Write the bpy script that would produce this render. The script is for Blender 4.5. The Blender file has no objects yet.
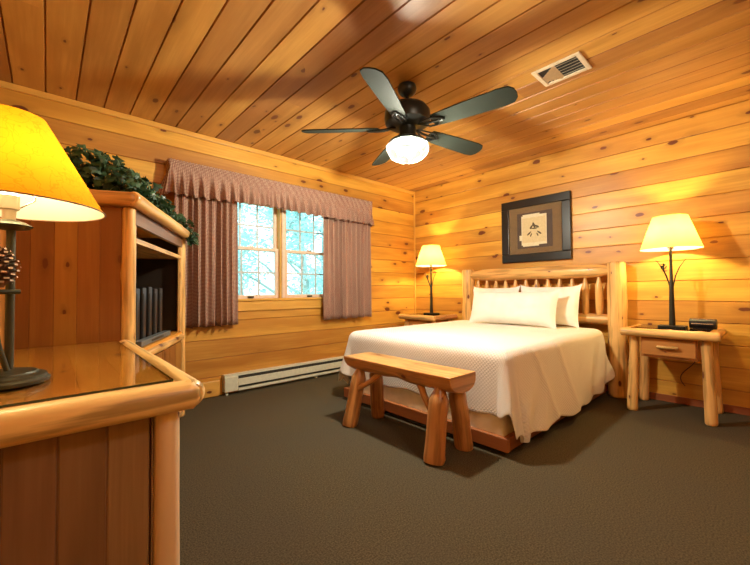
import bpy, math, random
from mathutils import Vector, Matrix
SC = bpy.context.scene
COL = SC.collection
PI = math.pi

# ---------------------------------------------------------------- camera
CAMZ = .984
yaw, pit, rol = .7364, .0226, -.0065
fw = Vector((math.sin(yaw), math.cos(yaw), 0)); rt = Vector((math.cos(yaw), -math.sin(yaw), 0)); up = Vector((0, 0, 1))
F = fw*math.cos(pit)+up*math.sin(pit); u2 = -fw*math.sin(pit)+up*math.cos(pit)
Rv = rt*math.cos(rol)+u2*math.sin(rol); Uv = -rt*math.sin(rol)+u2*math.cos(rol)
cam = bpy.data.objects.new('camera', bpy.data.cameras.new('camera')); COL.objects.link(cam)
cam.matrix_world = Matrix(((Rv.x, Uv.x, -F.x, 0), (Rv.y, Uv.y, -F.y, 0), (Rv.z, Uv.z, -F.z, CAMZ), (0, 0, 0, 1)))
cam.data.sensor_width = 36; cam.data.lens = 361.35/750*36; cam.data.clip_start = .02
SC.camera = cam
# ---------------------------------------------------------------- world, light, exposure
XC, YC, ZC, XL, YB = 4.02, 3.556, 2.448, -.32, -1.0     # room: right wall, window wall, ceiling, left wall, back wall
SC.view_settings.view_transform = 'Standard'; SC.view_settings.look = 'None'
SC.view_settings.gamma = 1; SC.view_settings.use_curve_mapping = False
SC.view_settings.exposure = .2
SC.cycles.use_denoising = True
SC.cycles.max_bounces = 10; SC.cycles.diffuse_bounces = 6; SC.cycles.transparent_max_bounces = 12
SC.cycles.sample_clamp_indirect = 6
w = bpy.data.worlds.new('sky'); SC.world = w; w.use_nodes = True
bg = w.node_tree.nodes['Background']; bg.inputs[0].default_value = (.66, .93, 1, 1); bg.inputs[1].default_value = 3.0
FAN = (1.879, 1.72)
def light(name, loc, power, col, r=.03):
    l = bpy.data.lights.new(name, 'POINT'); l.energy = power; l.color = col; l.shadow_soft_size = r
    o = bpy.data.objects.new(name, l); COL.objects.link(o); o.location = loc; return o
light('fan_bulb_light', (FAN[0], FAN[1], 1.955), 185, (1, .93, .80), .045)
light('bedside_bulb_light', (3.77, .56, 1.42), 34, (1, .75, .33), .03)
light('bedside_bulb_light', (3.77, 3.05, 1.42), 34, (1, .75, .33), .03)
light('dresser_bulb_light', (-.071, 1.245, 1.265), 7.5, (1, .76, .40), .03)
light('added_fill_light', (1.15, -.55, 2.30), 36, (1, .93, .82), .10)  # added fill to brighten bed side and dresser end, no known lamp there
pl = bpy.data.lights.new('window_portal', 'AREA'); pl.shape = 'RECTANGLE'; pl.size = 1.35; pl.size_y = 1.1
po = bpy.data.objects.new('window_portal', pl); COL.objects.link(po); po.location = (1.88, 3.70, 1.4)
po.rotation_euler = (-PI/2, 0, 0); pl.cycles.is_portal = True

# ---------------------------------------------------------------- helpers
ORG = {}
class MB:
    def __init__(s): s.v = []; s.f = []; s.uv = []; s.t = []
    def face(s, pts, uvs, t=.5):
        n = len(s.v); s.v += [tuple(p) for p in pts]; s.f.append(list(range(n, n+len(pts)))); s.uv.append(uvs); s.t.append(t)
    def box(s, x0, x1, y0, y1, z0, z1, ax=0, t=None, ch=0, M=None):
        if t is None: t = random.random()
        o = (random.random()*40, random.random()*40)
        lo, hi = (x0, y0, z0), (x1, y1, z1)
        def P(i, j, k): return Vector((hi[0] if i else lo[0], hi[1] if j else lo[1], hi[2] if k else lo[2]))
        base = len(s.v)
        idx = {}
        c = [(i, j, k) for i in (0, 1) for j in (0, 1) for k in (0, 1)]
        quads = [((0,0,0),(0,0,1),(0,1,1),(0,1,0)), ((1,0,0),(1,1,0),(1,1,1),(1,0,1)), ((0,0,0),(1,0,0),(1,0,1),(0,0,1)),
                 ((0,1,0),(0,1,1),(1,1,1),(1,1,0)), ((0,0,0),(0,1,0),(1,1,0),(1,0,0)), ((0,0,1),(1,0,1),(1,1,1),(0,1,1))]
        for k in c:
            p = P(*k); idx[k] = len(s.v); s.v.append(tuple(M @ p if M else p))
        for qi, q in enumerate(quads):
            nax = qi//2
            oth = [a for a in range(3) if a != ax]
            uv = []
            for k in q:
                p = P(*k)
                if nax == ax: uv.append((o[0]+p[oth[0]], o[1]+p[oth[1]]))
                else:
                    ac = [a for a in oth if a != nax][0]
                    uv.append((o[0]+p[ax], o[1]+p[ac]+nax*.37))
            s.f.append([idx[k] for k in q]); s.uv.append(uv); s.t.append(t)
    def obox(s, c, size, rot, ax=0, t=None):
        M = Matrix.Translation(c) @ rot.to_4x4(); x, y, z = [a/2 for a in size]
        s.box(-x, x, -y, y, -z, z, ax, t, M=M)
    def tube(s, pts, rad, seg=14, t=None, cap=True, wob=0., knots=0, flat=None, closed=False):
        """log, pole or cord along pts; wob = uneven radius; knots = branch stubs"""
        if t is None: t = random.random()
        pts = [Vector(p) for p in pts]; n = len(pts)
        if not isinstance(rad, (list, tuple)): rad = [rad]*n
        ou, ov = random.random()*40, random.random()*40
        L = [0]
        for i in range(1, n): L.append(L[-1]+(pts[i]-pts[i-1]).length)
        kk = [(random.random()*L[-1], random.random()*2*PI) for _ in range(knots)]
        ph = [random.random()*6 for _ in range(4)]
        ref = None; rings = []
        for i in range(n):
            d = (pts[min(i+1, n-1)]-pts[max(i-1, 0)]).normalized()
            if ref is None: ref = Vector((0, 0, 1)) if abs(d.z) < .8 else Vector((1, 0, 0))
            a = (ref-d*ref.dot(d)).normalized(); ref = a; b = d.cross(a)
            ring = []
            for j in range(seg):
                th = 2*PI*j/seg; r = rad[i]
                if wob: r *= 1+wob*(math.sin(L[i]*9+ph[0]+2*th)+.6*math.sin(L[i]*23+ph[1]-th)+.5*math.sin(3*th+ph[2]+L[i]*5))
                for kl, ka in kk:
                    da = (th-ka+PI) % (2*PI)-PI; q = ((L[i]-kl)/.022)**2+(da*rad[i]/.020)**2
                    if q < 5: r += .005*math.exp(-q)
                ring.append(len(s.v)); s.v.append(tuple(pts[i]+(a*math.cos(th)+b*math.sin(th))*r))
            rings.append(ring)
        rm = max(rad)
        for i in range(n-1):
            for j in range(seg):
                k = (j+1) % seg
                s.f.append([rings[i][j], rings[i][k], rings[i+1][k], rings[i+1][j]])
                u0, u1 = ou+L[i], ou+L[i+1]; v0, v1 = ov+2*PI*j/seg*rm, ov+2*PI*(j+1)/seg*rm
                s.uv.append([(u0, v0), (u0, v1), (u1, v1), (u1, v0)]); s.t.append(t)
        if cap:
            for ring, rev in ((rings[0], True), (rings[-1], False)):
                q = ring[::-1] if rev else ring
                s.f.append(q); s.uv.append([(ou+.03*math.cos(2*PI*j/seg), ov+.03*math.sin(2*PI*j/seg)) for j in range(len(q))]); s.t.append(min(1, t+.25))
    def log(s, a, b, r, step=.025, **k):
        a, b = Vector(a), Vector(b); n = max(2, int((b-a).length/step)+1)
        rr = r if isinstance(r, (list, tuple)) else (r, r)
        k.setdefault('wob', .03); k.setdefault('knots', 3); k.setdefault('seg', 20)
        P = [a.lerp(b, i/(n-1)) for i in range(n)]
        R = [rr[0]+(rr[1]-rr[0])*i/(n-1) for i in range(n)]
        bev = min(.012, min(rr)*.3)                       # softened ends
        d = (b-a).normalized()
        P = [a]+[a+d*bev]+P[1:-1]+[b-d*bev]+[b]; R = [R[0]-bev*.8]+R[:1]+R[1:-1]+[R[-1]]+[R[-1]-bev*.8]
        s.tube(P, R, **k)
    def lathe(s, c, prof, seg=28, t=.5, cap=True):
        rings = []; c = Vector(c)
        for r, z in prof:
            rings.append([len(s.v)+j for j in range(seg)])
            for j in range(seg): s.v.append((c.x+r*math.cos(2*PI*j/seg), c.y+r*math.sin(2*PI*j/seg), c.z+z))
        for i in range(len(prof)-1):
            for j in range(seg):
                k = (j+1) % seg; s.f.append([rings[i][j], rings[i][k], rings[i+1][k], rings[i+1][j]])
                s.uv.append([(j/seg*.5, prof[i][1]), ((j+1)/seg*.5, prof[i][1]), ((j+1)/seg*.5, prof[i+1][1]), (j/seg*.5, prof[i+1][1])]); s.t.append(t)
        if cap:
            for r, rev in ((rings[0], 1), (rings[-1], 0)):
                q = r[::-1] if rev else r; s.f.append(q); s.uv.append([(0, 0)]*len(q)); s.t.append(t)
    def grid(s, P, UV, t=.5, wrap=False):
        n, m = len(P), len(P[0]); b = len(s.v)
        for row in P: s.v += [tuple(p) for p in row]
        for i in range(n-1):
            for j in range(m-1):
                s.f.append([b+i*m+j, b+(i+1)*m+j, b+(i+1)*m+j+1, b+i*m+j+1])
                s.uv.append([UV[i][j], UV[i+1][j], UV[i+1][j+1], UV[i][j+1]]); s.t.append(t)
    def build(s, name, mat, parent=None, smooth=None, origin=None):
        if parent is not None: o = Vector(ORG[parent.name])
        elif origin is not None: o = Vector(origin)
        else:
            xs, ys, zs = zip(*s.v); o = Vector(((min(xs)+max(xs))/2, (min(ys)+max(ys))/2, min(zs)))
        me = bpy.data.meshes.new(name); me.from_pydata([tuple(Vector(p)-o) for p in s.v], [], s.f)
        uvl = me.uv_layers.new(name='UVMap'); i = 0
        flat = [c for f in s.uv for c in f]
        for k, c in enumerate(flat): uvl.data[k].uv = c
        at = me.attributes.new('tint', 'FLOAT', 'FACE'); at.data.foreach_set('value', s.t)
        me.materials.append(mat)
        if smooth:
            me.polygons.foreach_set('use_smooth', [True]*len(me.polygons))
            me.set_sharp_from_angle(angle=math.radians(smooth))
        me.update()
        ob = bpy.data.objects.new(name, me); COL.objects.link(ob)
        if parent is not None: ob.parent = parent; ORG[ob.name] = tuple(o)
        else: ob.location = o; ORG[ob.name] = tuple(o)
        return ob
def bevel(o, w=.004, seg=2):
    m = o.modifiers.new('bevel', 'BEVEL'); m.width = w; m.segments = seg; m.limit_method = 'ANGLE'; m.harden_normals = False
    return o
def solid(o, th, off=-1):
    m = o.modifiers.new('solid', 'SOLIDIFY'); m.thickness = th; m.offset = off; return o
def tag(o, label=None, cat=None, group=None, kind=None):
    if label: o['label'] = label
    if cat: o['category'] = cat
    if group: o['group'] = group
    if kind: o['kind'] = kind
    return o
def thing(name, loc, label, cat, group=None, rz=0, local=False):
    o = bpy.data.objects.new(name, None); COL.objects.link(o); o.location = loc; o.rotation_euler = (0, 0, rz)
    o.empty_display_size = .05
    ORG[o.name] = (0, 0, 0) if local else tuple(loc)
    return tag(o, label, cat, group)
def child_origin(o, parent_loc): ORG[o.name] = parent_loc
def copy_tree(o, parent=None):
    c = o.copy(); COL.objects.link(c)
    if parent is not None: c.parent = parent
    for ch in list(o.children): copy_tree(ch, c)
    return c
def struct(o): o['kind'] = 'structure'; return o

# ---------------------------------------------------------------- materials
def new_mat(name):
    m = bpy.data.materials.new(name); m.use_nodes = True; nt = m.node_tree
    return m, nt, nt.nodes['Principled BSDF']
def N(nt, typ, **k):
    n = nt.nodes.new(typ)
    for a, b in k.items():
        if a.startswith('_'): n.inputs[int(a[1:])].default_value = b
        else: setattr(n, a, b)
    return n
def math_(nt, op, a, b=None, c=None):
    n = nt.nodes.new('ShaderNodeMath'); n.operation = op
    for i, x in enumerate((a, b, c)):
        if x is None: continue
        if isinstance(x, (int, float)): n.inputs[i].default_value = x
        else: nt.links.new(x, n.inputs[i])
    return n.outputs[0]
def mixc(nt, fac, a, b, mode='MIX'):
    n = nt.nodes.new('ShaderNodeMix'); n.data_type = 'RGBA'; n.blend_type = mode
    for s, x in ((n.inputs[0], fac), (n.inputs[6], a), (n.inputs[7], b)):
        if isinstance(x, (int, float)): s.default_value = x
        elif isinstance(x, tuple): s.default_value = (*x, 1)
        else: nt.links.new(x, s)
    return n.outputs[2]
def ramp(nt, fac, stops):
    n = nt.nodes.new('ShaderNodeValToRGB'); nt.links.new(fac, n.inputs[0])
    el = n.color_ramp.elements
    while len(el) < len(stops): el.new(.5)
    for e, (p, c) in zip(el, stops): e.position = p; e.color = (*c, 1) if isinstance(c, tuple) else (c, c, c, 1)
    return n.outputs[0]
def plain(name, col, rough=.5, metal=0, bump=0, bscale=200, spec=None):
    m, nt, b = new_mat(name); b.inputs['Base Color'].default_value = (*col, 1); b.inputs['Roughness'].default_value = rough
    b.inputs['Metallic'].default_value = metal
    if spec is not None: b.inputs['Specular IOR Level'].default_value = spec
    tc = N(nt, 'ShaderNodeTexCoord'); no = N(nt, 'ShaderNodeTexNoise'); no.inputs['Scale'].default_value = bscale*.2
    nt.links.new(tc.outputs['Object'], no.inputs['Vector'])
    c = mixc(nt, no.outputs[0], tuple(x*.85 for x in col), tuple(min(1, x*1.15) for x in col)); nt.links.new(c, b.inputs['Base Color'])
    if bump:
        n2 = N(nt, 'ShaderNodeTexNoise'); n2.inputs['Scale'].default_value = bscale; nt.links.new(tc.outputs['Object'], n2.inputs['Vector'])
        bp = N(nt, 'ShaderNodeBump'); bp.inputs['Strength'].default_value = bump; bp.inputs['Distance'].default_value = .004
        nt.links.new(n2.outputs[0], bp.inputs['Height']); nt.links.new(bp.outputs[0], b.inputs['Normal'])
    return m
def pine(name, light, dark, rough=.38, knot=.34, kscale=5., kr=.085, tintv=.3, grain=.5, kcol=(.14, .032, .010), coat=.0, spec=.5, crack=0):
    m, nt, b = new_mat(name)
    uv = N(nt, 'ShaderNodeUVMap'); uv.uv_map = 'UVMap'
    tn = N(nt, 'ShaderNodeAttribute'); tn.attribute_name = 'tint'
    def mapped(sx, sy):
        mp = N(nt, 'ShaderNodeMapping'); mp.inputs['Scale'].default_value = (sx, sy, 1); nt.links.new(uv.outputs[0], mp.inputs[0]); return mp.outputs[0]
    # knots: sparse stretched cells
    vo = N(nt, 'ShaderNodeTexVoronoi'); vo.voronoi_dimensions = '2D'; vo.inputs['Scale'].default_value = kscale; vo.inputs['Randomness'].default_value = 1
    wn = N(nt, 'ShaderNodeTexNoise'); wn.inputs['Scale'].default_value = 18; nt.links.new(uv.outputs[0], wn.inputs[0])
    wv = N(nt, 'ShaderNodeVectorMath'); wv.operation = 'SCALE'; wv.inputs[3].default_value = .02; nt.links.new(wn.outputs['Color'], wv.inputs[0])
    av = N(nt, 'ShaderNodeVectorMath'); av.operation = 'ADD'; nt.links.new(mapped(.62, 1.3), av.inputs[0]); nt.links.new(wv.outputs[0], av.inputs[1])
    nt.links.new(av.outputs[0], vo.inputs['Vector'])
    sp = N(nt, 'ShaderNodeSeparateColor'); nt.links.new(vo.outputs['Color'], sp.inputs[0])
    cn = N(nt, 'ShaderNodeTexNoise'); cn.inputs['Scale'].default_value = .9; nt.links.new(uv.outputs[0], cn.inputs[0])
    sel = math_(nt, 'LESS_THAN', sp.outputs[0], math_(nt, 'MULTIPLY', ramp(nt, cn.outputs[0], [(.38, .25), (.62, 1.)]), knot))
    rad = math_(nt, 'MULTIPLY_ADD', math_(nt, 'POWER', sp.outputs[1], 2.), kr*1.25, kr*.35)          # radius in cell units
    q = math_(nt, 'DIVIDE', vo.outputs['Distance'], rad)
    core = math_(nt, 'MULTIPLY', sel, ramp(nt, q, [(0, 1.), (.8, .95), (1, 0.)]))
    halo = math_(nt, 'MULTIPLY', sel, ramp(nt, math_(nt, 'MULTIPLY', q, .3), [(0, 1.), (.33, .7), (.9, 0.)]))
    # grain that flows round the knots
    g = N(nt, 'ShaderNodeTexNoise'); g.inputs['Scale'].default_value = 1; g.inputs['Detail'].default_value = 5; g.inputs['Roughness'].default_value = .6
    gv = N(nt, 'ShaderNodeVectorMath'); gv.operation = 'ADD'; nt.links.new(mapped(2.2, 55), gv.inputs[0])
    gx = N(nt, 'ShaderNodeCombineXYZ'); nt.links.new(math_(nt, 'MULTIPLY', halo, 2.5), gx.inputs[1]); nt.links.new(gx.outputs[0], gv.inputs[1])
    nt.links.new(gv.outputs[0], g.inputs['Vector'])
    g2 = N(nt, 'ShaderNodeTexNoise'); g2.inputs['Scale'].default_value = 1; g2.inputs['Detail'].default_value = 3; nt.links.new(mapped(1.3, 9), g2.inputs['Vector'])
    base = mixc(nt, ramp(nt, g.outputs[0], [(.35, 0.), (.65, 1.)]), tuple(a+(c-a)*grain for a, c in zip(light, dark)), light)
    base = mixc(nt, ramp(nt, g2.outputs[0], [(.38, 0.), (.62, .75)]), base, dark)
    g3 = N(nt, 'ShaderNodeTexNoise'); g3.inputs['Scale'].default_value = 1; g3.inputs['Detail'].default_value = 2; nt.links.new(mapped(.5, 3), g3.inputs['Vector'])
    base = mixc(nt, ramp(nt, g3.outputs[0], [(.45, 0.), (.7, .4)]), base, tuple(min(1, x*1.25) for x in light))
    if crack:
        g4 = N(nt, 'ShaderNodeTexNoise'); g4.inputs['Scale'].default_value = 1; g4.inputs['Detail'].default_value = 4; nt.links.new(mapped(2.2, 26), g4.inputs['Vector'])
        base = mixc(nt, ramp(nt, g4.outputs[0], [(.50, 0.), (.60, crack)]), base, tuple(x*.35 for x in dark))
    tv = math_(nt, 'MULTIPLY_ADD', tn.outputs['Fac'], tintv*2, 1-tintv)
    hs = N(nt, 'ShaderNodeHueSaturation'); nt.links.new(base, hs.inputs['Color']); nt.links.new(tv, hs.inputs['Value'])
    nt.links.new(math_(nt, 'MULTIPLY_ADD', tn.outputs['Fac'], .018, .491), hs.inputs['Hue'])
    c = mixc(nt, math_(nt, 'MULTIPLY', halo, .42), hs.outputs[0], tuple(x*.45 for x in dark))
    c = mixc(nt, core, c, kcol)
    nt.links.new(c, b.inputs['Base Color']); b.inputs['Roughness'].default_value = rough
    b.inputs['Coat Weight'].default_value = coat; b.inputs['Coat Roughness'].default_value = .12
    b.inputs['Specular IOR Level'].default_value = spec
    bp = N(nt, 'ShaderNodeBump'); bp.inputs['Strength'].default_value = .12; bp.inputs['Distance'].default_value = .003
    nt.links.new(g.outputs[0], bp.inputs['Height']); nt.links.new(bp.outputs[0], b.inputs['Normal'])
    return m
M = {}
M['wall'] = pine('wall_pine', (.70, .375, .060), (.46, .19, .022), rough=.40, tintv=.22, knot=.55, kr=.11)
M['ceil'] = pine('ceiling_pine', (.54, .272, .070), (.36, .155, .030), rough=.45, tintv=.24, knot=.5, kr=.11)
M['trim'] = pine('trim_pine', (.72, .40, .085), (.58, .27, .045), knot=.12, tintv=.08)
M['log'] = pine('peeled_log', (.80, .48, .18), (.62, .29, .08), rough=.33, knot=.3, kscale=8, kr=.12, tintv=.12, crack=.55)
M['bench'] = pine('bench_log', (.62, .31, .10), (.40, .145, .032), rough=.33, knot=.3, kscale=7, kr=.13, tintv=.2, crack=.5)
M['pale_edge'] = pine('pale_edge_log', (.90, .62, .28), (.68, .38, .13), rough=.36, knot=.45, kscale=11, kr=.12, tintv=.06, crack=.75)
M['panel'] = pine('cabinet_panel', (.40, .17, .034), (.25, .09, .016), rough=.34, knot=.5, kscale=6, kr=.13, tintv=.2)
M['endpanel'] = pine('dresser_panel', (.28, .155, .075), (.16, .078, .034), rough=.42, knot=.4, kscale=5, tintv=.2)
M['top'] = pine('dresser_top', (.78, .35, .06), (.58, .20, .025), rough=.3, knot=.2, tintv=.14)
M['drawer'] = pine('drawer_front', (.50, .22, .06), (.38, .13, .03), rough=.35, knot=.15, tintv=.1)
M['redwood'] = pine('bed_rail', (.36, .13, .04), (.24, .07, .018), rough=.4, knot=.1, tintv=.1)
M['sash'] = plain('sash_paint', (.74, .56, .42), .45)
M['grid'] = plain('window_grid', (.52, .50, .46), .4)
M['iron'] = plain('dark_iron', (.035, .032, .022), .42, .6, .3, 120)
M['bronze'] = plain('olive_bronze', (.05, .052, .032), .45, .5, .25, 90)
M['blade'] = plain('fan_blade', (.022, .027, .021), .75, 0, .1, 60, .12)
M['fanbody'] = plain('fan_black', (.022, .026, .024), .35, .3)
M['vent'] = plain('vent_enamel', (.70, .60, .44), .4)
M['black'] = plain('black_plastic', (.010, .010, .011), .32)
M['chrome'] = plain('silver_plastic', (.6, .6, .58), .25, .8)
M['heater'] = plain('heater_enamel', (.62, .62, .48), .4)
M['darkgap'] = plain('heater_fins', (.05, .048, .042), .6, .4)
M['linen'] = plain('white_linen', (.86, .83, .76), .85, 0, .12, 40)
M['mattress'] = plain('mattress_cloth', (.86, .81, .66), .85, 0, .2, 80)
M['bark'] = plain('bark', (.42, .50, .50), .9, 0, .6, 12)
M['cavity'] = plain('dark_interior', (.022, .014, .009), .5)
M['dkframe'] = plain('black_wood_frame', (.012, .010, .008), .3)
M['mat'] = plain('olive_mat_board', (.20, .125, .060), .8)
M['mat2'] = plain('taupe_mat_board', (.085, .055, .045), .7)
M['paper'] = plain('cream_paper', (.72, .60, .36), .8)
M['paper2'] = plain('light_paper', (.80, .72, .52), .8)
M['ink'] = plain('sepia_ink', (.10, .075, .045), .8)
M['cone'] = plain('pinecone_scale', (.16, .075, .035), .6)
M['conetip'] = plain('pinecone_tip', (.45, .30, .18), .6)
M['cord'] = plain('cord_rubber', (.05, .03, .015), .5)
M['outlet'] = plain('outlet_plastic', (.7, .62, .45), .4)
M['earth'] = plain('forest_floor', (.25, .30, .18), .9)
def cloth_check():
    m, nt, b = new_mat('gingham'); uv = N(nt, 'ShaderNodeUVMap'); uv.uv_map = 'UVMap'
    se = N(nt, 'ShaderNodeSeparateXYZ'); nt.links.new(uv.outputs[0], se.inputs[0])
    k = 1/.0125
    a = math_(nt, 'GREATER_THAN', math_(nt, 'FRACT', math_(nt, 'MULTIPLY', se.outputs[0], k)), .5)
    c = math_(nt, 'GREATER_THAN', math_(nt, 'FRACT', math_(nt, 'MULTIPLY', se.outputs[1], k)), .5)
    s = math_(nt, 'MULTIPLY', math_(nt, 'ADD', a, c), .5)
    col = ramp(nt, s, [(0, (.66, .50, .36)), (.5, (.34, .17, .125)), (1, (.12, .042, .042))])
    nt.links.new(col, b.inputs['Base Color']); b.inputs['Roughness'].default_value = .9; b.inputs['Specular IOR Level'].default_value = .1
    return m
M['gingham'] = cloth_check()
def carpet():
    m, nt, b = new_mat('carpet'); tc = N(nt, 'ShaderNodeTexCoord')
    n1 = N(nt, 'ShaderNodeTexNoise'); n1.inputs['Scale'].default_value = 150; n1.inputs['Detail'].default_value = 3; nt.links.new(tc.outputs['Object'], n1.inputs[0])
    n2 = N(nt, 'ShaderNodeTexNoise'); n2.inputs['Scale'].default_value = 2.2; n2.inputs['Detail'].default_value = 3; nt.links.new(tc.outputs['Object'], n2.inputs[0])
    c = ramp(nt, n1.outputs[0], [(.3, (.042, .033, .018)), (.7, (.118, .092, .052))])
    c = mixc(nt, ramp(nt, n2.outputs[0], [(.35, 0.), (.7, .35)]), c, (.07, .06, .045))
    nt.links.new(c, b.inputs['Base Color']); b.inputs['Roughness'].default_value = .95; b.inputs['Specular IOR Level'].default_value = .08
    bp = N(nt, 'ShaderNodeBump'); bp.inputs['Strength'].default_value = .5; bp.inputs['Distance'].default_value = .006
    nt.links.new(n1.outputs[0], bp.inputs['Height']); nt.links.new(bp.outputs[0], b.inputs['Normal']); return m
M['carpet'] = carpet()
def quilt():
    m, nt, b = new_mat('matelasse'); uv = N(nt, 'ShaderNodeUVMap'); uv.uv_map = 'UVMap'
    se = N(nt, 'ShaderNodeSeparateXYZ'); nt.links.new(uv.outputs[0], se.inputs[0])
    k = 2*PI/.024
    p = math_(nt, 'ADD', se.outputs[0], se.outputs[1]); q = math_(nt, 'SUBTRACT', se.outputs[0], se.outputs[1])
    h = math_(nt, 'MULTIPLY', math_(nt, 'ABSOLUTE', math_(nt, 'SINE', math_(nt, 'MULTIPLY', p, k*.5))), math_(nt, 'ABSOLUTE', math_(nt, 'SINE', math_(nt, 'MULTIPLY', q, k*.5))))
    h = math_(nt, 'POWER', h, .45)
    n1 = N(nt, 'ShaderNodeTexNoise'); n1.inputs['Scale'].default_value = 14; nt.links.new(uv.outputs[0], n1.inputs[0])
    hh = math_(nt, 'ADD', h, math_(nt, 'MULTIPLY', n1.outputs[0], 1.2))
    b.inputs['Roughness'].default_value = .9; b.inputs['Specular IOR Level'].default_value = .15
    nt.links.new(mixc(nt, h, (.78, .72, .62), (.86, .81, .73)), b.inputs['Base Color'])
    bp = N(nt, 'ShaderNodeBump'); bp.inputs['Strength'].default_value = .55; bp.inputs['Distance'].default_value = .006
    nt.links.new(hh, bp.inputs['Height']); nt.links.new(bp.outputs[0], b.inputs['Normal']); return m
M['quilt'] = quilt()
def shade(name, col, tr, veins=True):
    m, nt, b = new_mat(name); out = nt.nodes['Material Output']
    tc = N(nt, 'ShaderNodeTexCoord'); n1 = N(nt, 'ShaderNodeTexVoronoi'); n1.feature = 'DISTANCE_TO_EDGE'; n1.inputs['Scale'].default_value = 26
    nz = N(nt, 'ShaderNodeTexNoise'); nz.inputs['Scale'].default_value = 9; nz.inputs['Detail'].default_value = 4; nt.links.new(tc.outputs['Object'], nz.inputs[0])
    mv = N(nt, 'ShaderNodeVectorMath'); mv.operation = 'MULTIPLY_ADD'; mv.inputs[1].default_value = (.25, .25, .25); nt.links.new(nz.outputs['Color'], mv.inputs[0]); nt.links.new(tc.outputs['Object'], mv.inputs[2])
    nt.links.new(mv.outputs[0], n1.inputs['Vector'])
    v = ramp(nt, n1.outputs['Distance'], [(0, .78 if veins else 1.), (.05, 1.)]); v2 = ramp(nt, nz.outputs[0], [(.3, .86), (.7, 1.)])
    c = mixc(nt, 1., mixc(nt, 1., col, v, 'MULTIPLY'), v2, 'MULTIPLY')
    ct = mixc(nt, 1., mixc(nt, 1., tr, v, 'MULTIPLY'), v2, 'MULTIPLY')
    d = N(nt, 'ShaderNodeBsdfDiffuse'); gg = N(nt, 'ShaderNodeNewGeometry'); nt.links.new(mixc(nt, gg.outputs['Backfacing'], c, (.9, .87, .76)), d.inputs[0])   # white lining inside
    t = N(nt, 'ShaderNodeBsdfTranslucent'); nt.links.new(ct, t.inputs[0])
    mx = N(nt, 'ShaderNodeMixShader'); mx.inputs[0].default_value = .6
    nt.links.new(d.outputs[0], mx.inputs[1]); nt.links.new(t.outputs[0], mx.inputs[2]); nt.links.new(mx.outputs[0], out.inputs[0]); return m
M['shade'] = shade('parchment_shade', (.80, .42, .05), (.46, .172, .004))
M['shade2'] = shade('linen_shade', (.88, .70, .34), (.46, .31, .085), False)
def emit(name, col, st):
    m, nt, b = new_mat(name); out = nt.nodes['Material Output']; e = N(nt, 'ShaderNodeEmission'); e.inputs[0].default_value = (*col, 1); e.inputs[1].default_value = st
    nt.links.new(e.outputs[0], out.inputs[0]); return m
def glassy(name, col, rough, gl, em=0, emc=(1, 1, 1)):
    """clear pane: see-through mixed with a reflection, plus the glow of a lit bowl"""
    m, nt, b = new_mat(name); out = nt.nodes['Material Output']
    t = N(nt, 'ShaderNodeBsdfTransparent'); t.inputs[0].default_value = (*col, 1)
    g = N(nt, 'ShaderNodeBsdfGlossy'); g.inputs['Roughness'].default_value = rough
    lw = N(nt, 'ShaderNodeFresnel'); gm = N(nt, 'ShaderNodeNewGeometry'); nt.links.new(math_(nt, 'MULTIPLY_ADD', gm.outputs['Backfacing'], -.8333, 1.5), lw.inputs[0])
    mx = N(nt, 'ShaderNodeMixShader'); nt.links.new(math_(nt, 'MULTIPLY', lw.outputs[0], gl), mx.inputs[0])
    nt.links.new(t.outputs[0], mx.inputs[1]); nt.links.new(g.outputs[0], mx.inputs[2]); last = mx.outputs[0]
    if em:
        e = N(nt, 'ShaderNodeEmission'); e.inputs[0].default_value = (*emc, 1); e.inputs[1].default_value = em
        a = N(nt, 'ShaderNodeAddShader'); nt.links.new(last, a.inputs[0]); nt.links.new(e.outputs[0], a.inputs[1]); last = a.outputs[0]
    nt.links.new(last, out.inputs[0]); return m
M['glass'] = glassy('window_glass', (.95, 1, 1), .02, .8)
M['tabletop_glass'] = glassy('desk_glass', (.95, .97, .94), .03, 1.0)
M['glassedge'] = plain('glass_edge', (.02, .03, .015), .2)
M['picglass'] = glassy('picture_glass', (.97, .97, .96), .05, .35)
M['bowlrib'] = plain('rib_glass', (.45, .48, .40), .3)
M['bulb'] = glassy('lit_bulb', (.9, .9, .85), .2, .6, 3, (1, .9, .7))
M['bowl'] = glassy('lit_glass_bowl', (.8, .82, .78), .08, 1., .4, (1, .98, .9))
def leafm(name, c1, c2, tr):
    m, nt, b = new_mat(name); out = nt.nodes['Material Output']; tn = N(nt, 'ShaderNodeAttribute'); tn.attribute_name = 'tint'
    c = mixc(nt, tn.outputs['Fac'], c1, c2); nt.links.new(c, b.inputs['Base Color']); b.inputs['Roughness'].default_value = .4
    t = N(nt, 'ShaderNodeBsdfTranslucent'); nt.links.new(c, t.inputs[0]); mx = N(nt, 'ShaderNodeMixShader'); mx.inputs[0].default_value = tr
    nt.links.new(b.outputs[0], mx.inputs[1]); nt.links.new(t.outputs[0], mx.inputs[2]); nt.links.new(mx.outputs[0], out.inputs[0]); return m
M['ivy'] = leafm('ivy_leaf', (.010, .040, .016), (.055, .13, .060), .12)
M['tree'] = leafm('tree_leaf', (.42, .68, .64), (.75, .95, .95), .5)

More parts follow.
